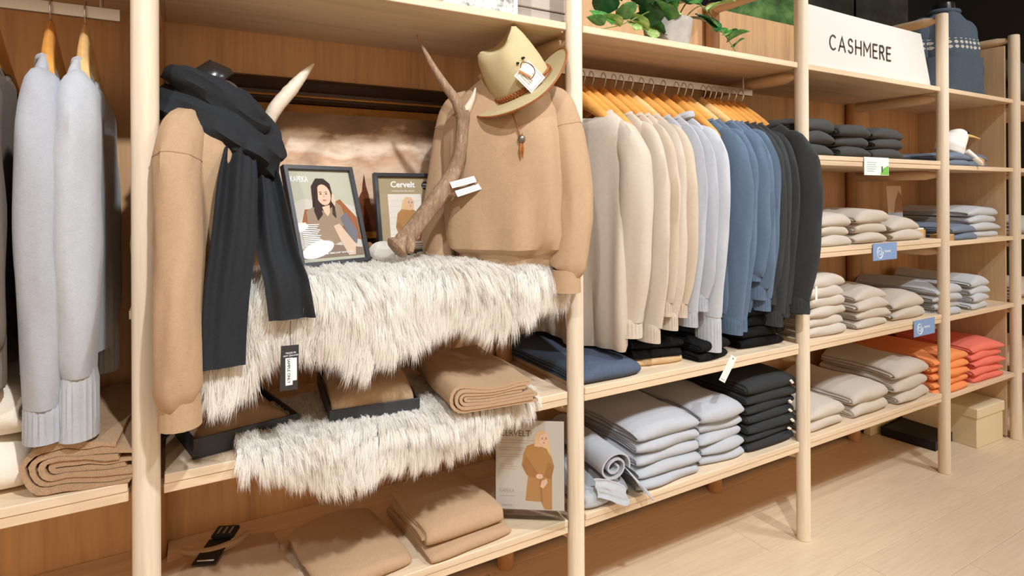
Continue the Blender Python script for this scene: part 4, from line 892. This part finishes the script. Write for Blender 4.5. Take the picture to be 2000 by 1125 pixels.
text('lettering', 'KAPEKA', .016, plain('grey_ink', (168, 158, 150), .7, .2), pr_, (-.084, -.0008, .072), (PI / 2, 0, 0), sx=.72); box('printed_line', -.083, -.04, -.0009, -.0006, .062, .0635, plain('grey_ink', (168, 158, 150), .7, .2), pr_, 0); text('lettering', 'merino', .010, plain('grey_ink', (168, 158, 150), .7, .2), pr_, (-.076, -.0008, .036), (PI / 2, 0, 0))
acrylic('clear acrylic sign holder standing just right of the first post', (.012, .15, zC4), 1.15, .12, .085, .05, plain('print_silver', (200, 200, 200), .5, .3))

# ================================================================== MIDDLE BAY: rolled sweater and price tag
def roll():
    V = []; F = []; P = []
    for i in range(64):
        a = i / 63; th = a * 4.4 * PI; r = .008 + .036 * a; P.append((math.cos(-th + 1.0) * r * 1.15, .045 + math.sin(-th + 1.0) * r * .95))
    P += [(.06 + .04 * k, .012 - .003 * k) for k in (0, 1, 2)][:0]
    m = len(P); ns = 14; t = .0052
    for s in (1, -1):
        for i in range(ns):
            y = .33 * i / (ns - 1)
            for k, (x, z) in enumerate(P):
                q = P[min(k + 1, m - 1)]; p_ = P[max(k - 1, 0)]; d = Vector((q[0] - p_[0], q[1] - p_[1])).normalized()
                V.append((x - d.y * t * .5 * s + .004 * nz(y * 9, z * 20), y, z + d.x * t * .5 * s + .004 * nz(x * 12, y * 8)))
    o = ns * m; F += grid_faces(ns, m) + [tuple(o + q for q in f[::-1]) for f in grid_faces(ns, m)]
    for i in (0, ns - 1):
        for k in range(m - 1): F.append((i * m + k, i * m + k + 1, o + i * m + k + 1, o + i * m + k))
    for i in range(ns - 1):
        for k in (0, m - 1): F.append((i * m + k, (i + 1) * m + k, o + (i + 1) * m + k, o + i * m + k))
    return V, F
rl = empty('rolled_sweater', (1.128, -.012, zC5 + .062), -.12, 'light grey sweater rolled up at the left end of the bottom middle shelf', 'sweater')
obj('roll', *roll(), M_g5, rl, (0, 0, 0), sharp=70)
obj('rib_hem', *drape([(-.06, .0, .0), (-.03, -.006, -.006), (.0, -.01, -.02), (.03, -.012, -.035)], [.05, .055, .06, .05], .006, [.003, .004, .004, .003], 2.0, (.1, -.3, -1)), M_g5, rl)
obj('flap', *drape([(.055, .31, .022), (.06, .17, .020), (.068, .06, .012), (.082, .0, -.014), (.10, -.018, -.046)], [.07, .085, .10, .10, .075], .006, [.002, .003, .004, .004, .003], 1.0, (.72, .1, -.7)), M_g5, rl)
tag(obj('folded_sweater', *folded(.16, .30, .06, 4, 110, rough=.012, crown=.006, front=.7), M_g5, None, (1.118, -.008, zC5), (0, 0, .05), sharp=55), 'light grey ribbed sweater under the rolled one', 'sweater')
pt_ = empty('price_tag', (1.585, -.045, .722), 0, 'white price tag hanging off the pale grey turtleneck cuff over the shelf edge', 'tag', rot=(0, .52, -.3)); box('card', -.0115, .0115, -.0007, .0007, -.088, 0, plain('white_tag_card', (238, 234, 226), .6, .3), pt_, .0003); vf('eyelet', tube([(0, -.0012, -.008), (0, .0012, -.008)], [.003, .003], 10, 1), plain('grey_eyelet', (150, 140, 130), .5, .3), pt_); box('printed_line', -.008, .008, -.0011, -.0007, -.082, -.080, plain('grey_print', (150, 148, 146), .8, .1), pt_, 0)
pt2 = empty('price_tag', (2.035, -.03, .905), .2, 'small white tag on the last charcoal sweater beside the third post', 'tag'); box('card', -.008, .008, -.0007, .0007, -.05, 0, M_white, pt2, .0003); vf('thread', tube([(0, 0, 0), (-.004, .002, .02), (-.012, .004, .045)], [.0006, .0006], 5, 3), M_white, pt2)

# ================================================================== SIGNS
sg = empty('sign_board', (2.53, .035, 1.704), 0, 'white curved sign board with the word CASHMERE on the right top shelf', 'sign')
def sheet():
    V = []; n = 24
    for s in (0, .003):
        for j in range(2):
            for i in range(n):
                u = i / (n - 1); x = -.455 + (.905 - .06 * j) * u; y = .012 * j * u ** 3; V.append((x, y + s, .2375 * j - .004 * j * math.sin(u * PI) + .001))
    o = 2 * n; F = grid_faces(2, n) + [tuple(o + q for q in f[::-1]) for f in grid_faces(2, n)]
    for i in range(n - 1):
        for j in (0, 1): F.append((j * n + i, j * n + i + 1, o + j * n + i + 1, o + j * n + i))
    for i in (0, n - 1): F.append((i, n + i, o + n + i, o + i))
    return V, F
vf('board', sheet(), plain('sign_white', (214, 212, 207), .5, .3), sg, 30)
def arc(cx, cy, rx, ry, a0, a1, n=10): return [(cx + rx * math.cos(a0 + (a1 - a0) * i / n), cy + ry * math.sin(a0 + (a1 - a0) * i / n)) for i in range(n + 1)]
GLY = {'C': (.72, [arc(.42, .5, .40, .5, .9, 2 * PI - .9, 16)]), 'A': (.78, [[(0, 0), (.39, 1), (.78, 0)], [(.14, .34), (.64, .34)]]),
 'S': (.56, [arc(.28, .74, .25, .26, .5, PI * 1.35, 9) + arc(.28, .26, .27, .26, PI * .35, -PI * .85, 9)]), 'H': (.68, [[(0, 0), (0, 1)], [(.68, 0), (.68, 1)], [(0, .5), (.68, .5)]]),
 'M': (.84, [[(0, 0), (0, 1), (.42, .36), (.84, 1), (.84, 0)]]), 'E': (.52, [[(.52, 1), (0, 1), (0, 0), (.52, 0)], [(0, .52), (.46, .52)]]), 'R': (.58, [[(0, 0), (0, 1), (.30, 1)] + arc(.30, .755, .24, .245, PI / 2, -PI / 2, 8) + [(0, .51)], [(.28, .51), (.58, 0)]])}
def stroke_word(word, h, gap, wd, parent, x0, z0, mat):
    # each letter is a flat ink shape of constant stroke width
    x = x0
    for chx in word:
        w_, lines = GLY[chx]; V = []; F = []
        for ln in lines:
            P = [Vector((p[0] * h, p[1] * h)) for p in ln]; b = len(V); n = len(P)
            for i, p in enumerate(P):
                d0 = (P[i] - P[i - 1]).normalized() if i else (P[1] - P[0]).normalized(); d1 = (P[i + 1] - P[i]).normalized() if i < n - 1 else d0
                d = (d0 + d1); d = d.normalized() if d.length > 1e-4 else d0; m = Vector((-d.y, d.x)); k = wd / 2 / max(.45, m.dot(Vector((-d0.y, d0.x)))); e = d * (wd / 2 * (-1 if i == 0 else 1 if i == n - 1 else 0))
                for s in (1, -1): q = p + m * k * s + e * .9; V.append((q.x, 0, q.y))
            F += [(b + 2 * i, b + 2 * i + 1, b + 2 * i + 3, b + 2 * i + 2) for i in range(n - 1)]
        o = obj('letter', V, F, mat, parent, (x, 0, z0), smooth=False); x += w_ * h + gap
    return x
lt = empty('lettering', (0, -.0012, 0)); lt.parent = sg
stroke_word('CASHMERE', .054, .0205, .0068, lt, -.304, .087, plain('sign_brown_ink', (70, 54, 46), .6, .2))
def shelf_card(label, x, z, w, h, mat, kind):
    r = empty('shelf_card', (x, -.009, z), 0, label, 'card'); box('card', -w / 2, w / 2, -.0012, .0008, -h, .002, mat, r, .0003)
    if kind == 'swirl':
        wht = plain('white_ink', (245, 245, 245), .7, .2); P = [((.008 + .0035 * a) * math.cos(a), -.0016, -h / 2 + (.008 + .0035 * a) * .0 + (.002 + .0022 * a) * math.sin(a)) for a in [0]]
        P = [(-.040 + (.003 + .00165 * a) * math.cos(a), -.0012, -h / 2 + (.003 + .0020 * a) * math.sin(a)) for a in [i * .3 for i in range(43)]]
        vf('printed_swirl', tube(P, [.0011, .0018], 6, 1), wht, r); text('lettering', 'MERINO', .0115, wht, r, (-.006, -.0014, -h / 2 - .003), (PI / 2, 0, 0), sx=1.15)
    else:
        gi = plain('grey_green_print', (156, 180, 172), .8, .1)
        for i in range(5): box('printed_line', -.07, .0 - .008 * (i % 2) - (.02 if i == 4 else 0), -.0015, -.0012, -.02 - i * .0085, -.0175 - i * .0085, gi, r, 0)
        flat('printed_hill', [(.025, -h + .002), (.03, -h + .014), (.05, -h + .03), (w / 2 - .002, -h + .04), (w / 2 - .002, -h + .002)], plain('print_green', (120, 190, 80), .7, .2), r, .0015); flat('printed_bottle', [(.032, -h + .012), (.032, -h + .036), (.042, -h + .036), (.042, -h + .012)], plain('print_grey_dark', (80, 90, 84), .7, .2), r, .0018)
    return r
M_bc = plain('blue_card', (130, 160, 205), .5, .3)
shelf_card('white and green printed card on the edge of the upper charcoal shelf', 2.461, 1.377, .172, .069, plain('pale_mint_card', (236, 242, 238), .5, .3), 'eco')
shelf_card('upper blue card with a white swirl on the beige sweater shelf edge', 2.518, 1.036, .172, .066, M_bc, 'swirl'); shelf_card('lower blue card with a white swirl near the fourth post', 2.817, .699, .170, .067, M_bc, 'swirl')
cd2 = empty('leaflet', (2.925, .185, zD3), 0, 'narrow upright photo leaflet standing behind the small open carton', 'leaflet', rot=(-.06, 0, 0))
box('card', -.001, .125, 0, .002, 0, .235, plain('leaflet_print', (196, 168, 142), .6, .2), cd2, .0004); flat('printed_hill', [(.06, .14), (.07, .17), (.10, .21), (.124, .19), (.124, .11), (.05, .11)], plain('leaflet_brown', (150, 104, 72), .6, .2), cd2, .0004); flat('printed_sea', [(0, .0), (0, .11), (.124, .11), (.124, 0)], plain('leaflet_grey', (150, 154, 166), .6, .2), cd2, .0003)
M_crt = wood('light_wood_carton', lin((214, 176, 124)), 'X')
def carton(label, x, y, z, w, d, h, rz=0, open_=False):
    r = empty('small_carton', (x, y, z), rz, label, 'box'); box('body', -w / 2, w / 2, 0, d, 0, h, M_crt, r, .001)
    if open_: box('lid', -w / 2, w / 2, 0, .004, 0, h * 1.5, M_crt, r, .001, loc=(0, d - .002, h), rot=(-.2, 0, 0)); box('paper', -w / 2 + .01, w / 2 - .01, .002, d - .004, h, h + .008, M_white, r, .002)
    else:
        for q in range(5): box('slot', -w / 2 + .012 + q * w / 5.5, -w / 2 + .02 + q * w / 5.5, -.0008, .0005, .004, h - .004, plain('slot_shadow_wood', (176, 134, 86), .6, .2), r, 0)
    return r
carton('small open wooden carton with a raised lid beside the fourth post', 2.925, .06, zD3, .11, .10, .036, 0, True); carton('small slatted wooden carton just right of the fourth post', 3.065, .004, zD3 - .018, .085, .06, .032)

# ================================================================== LAST BAY AND FLOOR
bd_ = empty('bird_toy', (3.25, .07, zD2 - .018 + .058), 0, 'white plush bird with a long straw beak on the slate blue sweaters', 'toy'); M_pl = knit('white_plush', (244, 240, 232), .04, fuzz=1.5); M_bk = plain('straw_beak', (232, 188, 118), .5, .3)
obj('body', *tube([(-.03, .01, -.002), (-.024, .006, .012), (-.016, .0, .045), (.002, -.016, .082), (.010, -.02, .105), (.014, -.02, .118)], [.030, .058, .062, .046, .036, .012], 20, 6), M_pl, bd_); vf('beak', tube([(.040, -.03, .092), (.09, -.04, .088), (.15, -.05, .078)], [.009, .006, .002], 10, 5), M_bk, bd_); obj('eye', *blob(.005, 1, 1, 1, 1, 0), M_black, bd_, (.012, -.060, .094))
obj('leg', *tube([(.02, -.05, .015), (.05, -.075, -.02), (.06, -.085, -.05)], [.012, .009, .006], 10, 4), M_pl, bd_); obj('foot', *tube([(.055, -.075, -.02), (.085, -.08, -.035), (.12, -.075, -.052)], [.012, .014, .004], 10, 4, squash=.5), M_bk, bd_); obj('foot', *tube([(.03, -.075, -.02), (.05, -.09, -.04), (.062, -.095, -.054)], [.010, .011, .004], 10, 4, squash=.5), M_pl, bd_)
def fair():
    N = NT('fair_isle_knit', .95, .1); v = N.coords(); sp = N.n('ShaderNodeSeparateXYZ'); N.l(v, sp.inputs[0]); base = N.ramp(N.noise(v, 300, 3, .7), [(.3, lin((72, 84, 98))), (.7, lin((96, 108, 122)))])
    sx = N.n('ShaderNodeMath', operation='MULTIPLY'); N.l(sp.outputs[0], sx.inputs[0]); sx.inputs[1].default_value = 210; s1 = N.n('ShaderNodeMath', operation='SINE'); N.l(sx.outputs[0], s1.inputs[0])
    sz = N.n('ShaderNodeMath', operation='MULTIPLY'); N.l(sp.outputs[2], sz.inputs[0]); sz.inputs[1].default_value = 260; s2 = N.n('ShaderNodeMath', operation='SINE'); N.l(sz.outputs[0], s2.inputs[0])
    ad = N.n('ShaderNodeMath', operation='ADD'); N.l(s1.outputs[0], ad.inputs[0]); N.l(s2.outputs[0], ad.inputs[1]); gt = N.n('ShaderNodeMath', operation='GREATER_THAN'); N.l(ad.outputs[0], gt.inputs[0]); gt.inputs[1].default_value = .35
    a = N.n('ShaderNodeMath', operation='SUBTRACT'); N.l(sp.outputs[2], a.inputs[0]); a.inputs[1].default_value = .262; b = N.n('ShaderNodeMath', operation='ABSOLUTE'); N.l(a.outputs[0], b.inputs[0]); c = N.n('ShaderNodeMath', operation='LESS_THAN'); N.l(b.outputs[0], c.inputs[0]); c.inputs[1].default_value = .03
    m = N.n('ShaderNodeMath', operation='MULTIPLY'); N.l(gt.outputs[0], m.inputs[0]); N.l(c.outputs[0], m.inputs[1]); N.col(N.mix(m.outputs[0], base, lin((206, 200, 190)))); return N.m
mE = empty('mannequin_torso', (3.44, .19, L['L0'] + .02), -.30, 'mannequin torso in a slate blue jumper with a white knitted band', 'mannequin'); M_fi = fair()
jumper(mE, .40, M_fi, .065, swing=(-.012, .01), arm=.165, seed=9, near=-1, straight=True); vf('neck', tube([(0, 0, .38), (0, 0, .45), (0, 0, .49)], [.06, .05, .047], 20, 3), M_mann, mE)
tr = empty('tray', (3.33, .14, 0), .1, 'shallow black tray on the floor under the bottom right shelf', 'tray'); box('base', -.13, .13, 0, .24, 0, .006, M_blk, tr, .001)
for a in ((-.13, .13, 0, .006, 0, .045), (-.13, .13, .234, .24, 0, .045), (-.13, -.124, .006, .234, 0, .045), (.124, .13, .006, .234, 0, .045)): box('rim', *a, plain('black_tray_paint', (24, 23, 24), .5, .3), tr, .001)
box('inset', -.124, .124, .006, .234, .006, .040, plain('black_tray_paint', (24, 23, 24), .5, .3), tr, .001)
M_cb = plain('cream_box_card', (226, 208, 172), .6, .3, 0, .05, 80, .03); lb = empty('lidded_box', (3.535, .035, 0), -.03, 'cream lidded card box on the floor in the last bay', 'box'); box('body', -.128, .128, .004, .385, 0, .165, M_cb, lb, .002); box('lid', -.134, .134, -.002, .39, .145, .192, M_cb, lb, .003)
lb2 = empty('lidded_box', (3.25, .385, 0), 0, 'second cream card box half hidden behind the black tray', 'box'); box('body', -.13, .13, .0, .036, 0, .165, M_cb, lb2, .002); box('lid', -.135, .135, -.003, .038, .145, .19, M_cb, lb2, .002)

# ================================================================== TOP SHELVES: plant, print, pictures
pl = empty('potted_plant', (1.468, .12, L['L0'] + .02), 0, 'trailing green pothos in a grey concrete pot on the top shelf', 'plant')
def pot():
    rings = []
    for r, z in [(.060, 0), (.066, .004), (.082, .100), (.082, .104), (.076, .104), (.072, .09), (.02, .088)]: rings.append([(r * math.cos(2 * PI * k / 28), r * math.sin(2 * PI * k / 28), z) for k in range(28)])
    return loft(rings)
vf('pot', pot(), plain('concrete_pot', (168, 160, 152), .85, .2, 0, .3, 30, .14), pl); obj('soil', *blob(.070, 1, 1, .08, 1, .1), plain('potting_soil', (50, 36, 26), .95, .1), pl, (0, 0, .085))
def leafm(name, mat):
    V = []; F = []; rows = [(0, .06), (.08, .36), (.22, .50), (.42, .50), (.62, .40), (.80, .24), (.93, .09), (1, .01)]
    for t, w in rows:
        for s in (-1, -.5, 0, .5, 1): V.append((s * w * .9, t, .14 * abs(s) * w * 1.3 - .30 * t * t + .05 * abs(s) ** 2))
    F = grid_faces(len(rows), 5); return me(name, V, F, mat, True, None)
def leaf_mat(name, c1, c2):
    N = NT(name, .35, .5); v = N.coords(); n = N.noise(v, 3.2, 3); N.col(N.ramp(n, [(.4, lin(c1)), (.62, lin(c2))])); w_ = N.noise(v, 12, 2); N.bump(w_, .2, .004); return N.m
LM = [leafm('leaf', leaf_mat('leaf_dark', (30, 74, 40), (52, 106, 56))), leafm('leaf', leaf_mat('leaf_mid', (60, 118, 58), (98, 156, 72))), leafm('leaf', leaf_mat('leaf_variegated', (128, 168, 78), (206, 214, 150)))]
rl_ = random.Random(11)
LP = [(-.30, -.06, .055, .075, 0), (-.255, -.07, .10, .085, 0), (-.265, -.075, .02, .06, 2), (-.30, -.08, .02, .05, 1), (-.33, -.08, .015, .045, 1), (-.235, -.085, .045, .065, 1), (-.21, -.08, .015, .05, 2), (-.235, -.06, .075, .06, 2), (-.185, -.07, .05, .085, 0), (-.17, -.075, .095, .09, 0), (-.16, -.08, .02, .07, 2), (-.125, -.08, .085, .085, 0), (-.12, -.085, .05, .075, 0), (-.13, -.075, .0, .06, 2), (-.085, -.09, .06, .08, 1), (-.09, -.08, .02, .075, 0), (-.07, -.07, .125, .085, 0), (-.035, -.08, .11, .08, 1), (-.02, -.075, .15, .08, 0), (-.045, -.09, .085, .05, 2), (.01, -.08, .13, .085, 0), (.03, -.06, .16, .09, 0), (.06, -.085, .135, .07, 1), (.055, -.07, .18, .08, 2), (.09, -.09, .115, .07, 2), (.085, -.06, .15, .075, 0), (.12, -.07, .085, .06, 0), (.135, -.085, .055, .075, 0), (.115, -.075, .16, .06, 1), (.16, -.07, .075, .055, 1), (.185, -.075, .06, .05, 1), (.195, -.08, .03, .06, 1), (.175, -.085, .045, .04, 2), (.21, -.08, .05, .045, 1), (-.1, -.05, .16, .08, 0), (-.14, -.05, .14, .075, 1), (-.2, -.05, .115, .07, 1), (.0, -.04, .2, .08, 1), (.07, -.03, .22, .08, 0), (-.05, -.03, .19, .08, 0), (.13, -.04, .19, .06, 2), (-.28, -.04, .115, .05, 1), (.235, -.075, .02, .04, 1), (-.345, -.085, .03, .035, 1)]
for x, y, z, s, k in LP:
    o = ob('leaf', LM[k], pl, (x, y, z + .012)); s *= 1.32; o.scale = (s * .9, s, s)
    o.rotation_euler = (rl_.uniform(.5, 1.25), rl_.uniform(-.5, .5), rl_.uniform(-1.5, 1.5) + PI * (.15 if x < 0 else -.15) * 2)
M_st = plain('vine_stem', (120, 130, 66), .6, .3)
for P in [[(0, -.02, .09), (-.06, -.06, .13), (-.16, -.075, .09), (-.26, -.075, .04), (-.34, -.08, .015)], [(0, -.02, .09), (-.05, -.05, .17), (-.15, -.06, .12), (-.25, -.06, .10)], [(.01, -.02, .09), (.06, -.05, .18), (.12, -.07, .12), (.19, -.08, .06), (.235, -.08, .015)], [(.0, -.01, .09), (.03, -.03, .18), (.06, -.03, .24)], [(.02, -.03, .09), (.09, -.06, .155), (.15, -.075, .10)]]:
    vf('vine', tube(P, [.0025, .0015], 6, 5), M_st, pl)
cr = empty('wooden_crate', (.985, .14, L['L0'] + .02), 0, 'grey weathered wooden crate on the top shelf left of the second post', 'crate')
M_gw2 = wood('weathered_grey_board', lin((176, 164, 152)), 'X', .8, .2)
for i in range(3):
    box('plank', -.10, .10, -.006, .006, .002 + i * .074, .072 + i * .074, M_gw2, cr, .002); box('plank', -.10, .10, .194, .206, .002 + i * .074, .072 + i * .074, M_gw2, cr, .002)
    for sx_ in (-1, 1): box('plank', sx_ * .094 - .006, sx_ * .094 + .006, .008, .192, .002 + i * .074, .072 + i * .074, M_gw2, cr, .002)
box('base', -.086, .086, .008, .192, .002, .012, M_gw2, cr, .001)
bk = empty('photo_block', (.755, .07, L['L0'] + .02), .04, 'white bordered photo block of pale sheep on the top shelf, cut by the frame', 'picture')
box('block', -.112, .112, 0, .03, 0, .20, M_white, bk, .001)
def sheep_print():
    N = NT('sheep_photo_print', .5, .3); v = N.coords((26, 1, 26)); n = N.noise(v, 1, 5, .7); n2 = N.noise(v, .28, 2); N.col(N.mix(.55, N.ramp(n, [(.35, lin((96, 92, 88))), (.5, lin((206, 204, 200))), (.65, lin((240, 238, 232)))]), N.ramp(n2, [(.45, lin((236, 232, 226))), (.62, lin((190, 128, 76)))]), 'MULTIPLY')); return N.m
box('print', -.098, .098, -.001, .0, .002, .186, sheep_print(), bk, 0)
def land(name, stops, sc):
    N = NT(name, .5, .3); v = N.coords((sc, 1, sc * 1.6)); n = N.noise(v, 1, 6, .65); N.col(N.ramp(n, stops)); return N.m
grn = land('green_hill_print', [(.35, lin((24, 44, 22))), (.5, lin((58, 96, 40))), (.65, lin((96, 130, 66)))], 7); drk = land('dark_coast_print', [(.38, lin((6, 8, 9))), (.52, lin((22, 26, 27))), (.66, lin((52, 46, 40)))], 6)
for i, (x0, x1, m, lb_) in enumerate([(2.10, 2.60, grn, 'green hillside photo print at the top between the plant and the third post'), (2.62, 3.08, drk, 'dark coastal photo print above the sign board, left one'), (3.10, 3.60, drk, 'dark coastal photo print above the sign board, right one')]):
    r = empty('wall_print', (x0, .435, TOP + .0), 0, lb_, 'picture'); box('panel', .0, x1 - x0, 0, .012, .001, .62, m, r, .001)

# ================================================================== CEILING DOWNLIGHTS (seen mirrored in the portrait glass)
M_lamp = NT('lamp_diffuser'); M_lamp.b.inputs['Emission Color'].default_value = (1, .96, .9, 1); M_lamp.b.inputs['Emission Strength'].default_value = 26; M_lamp = M_lamp.m
for x, y, r_, lb_ in [(3.69, -2.23, .155, 'round white ceiling downlight mirrored in the seated portrait, larger one'), (3.21, -1.98, .07, 'round white ceiling downlight mirrored in the seated portrait, smaller one')]:
    d_ = empty('ceiling_light', (x, y, 3.3), 0, lb_, 'light'); vf('housing', cyl(0, 0, -.09, -.001, r_ + .012, 28, .003), M_white, d_); vf('diffuser', cyl(0, 0, -.1, -.091, r_, 28, .003), M_lamp, d_)
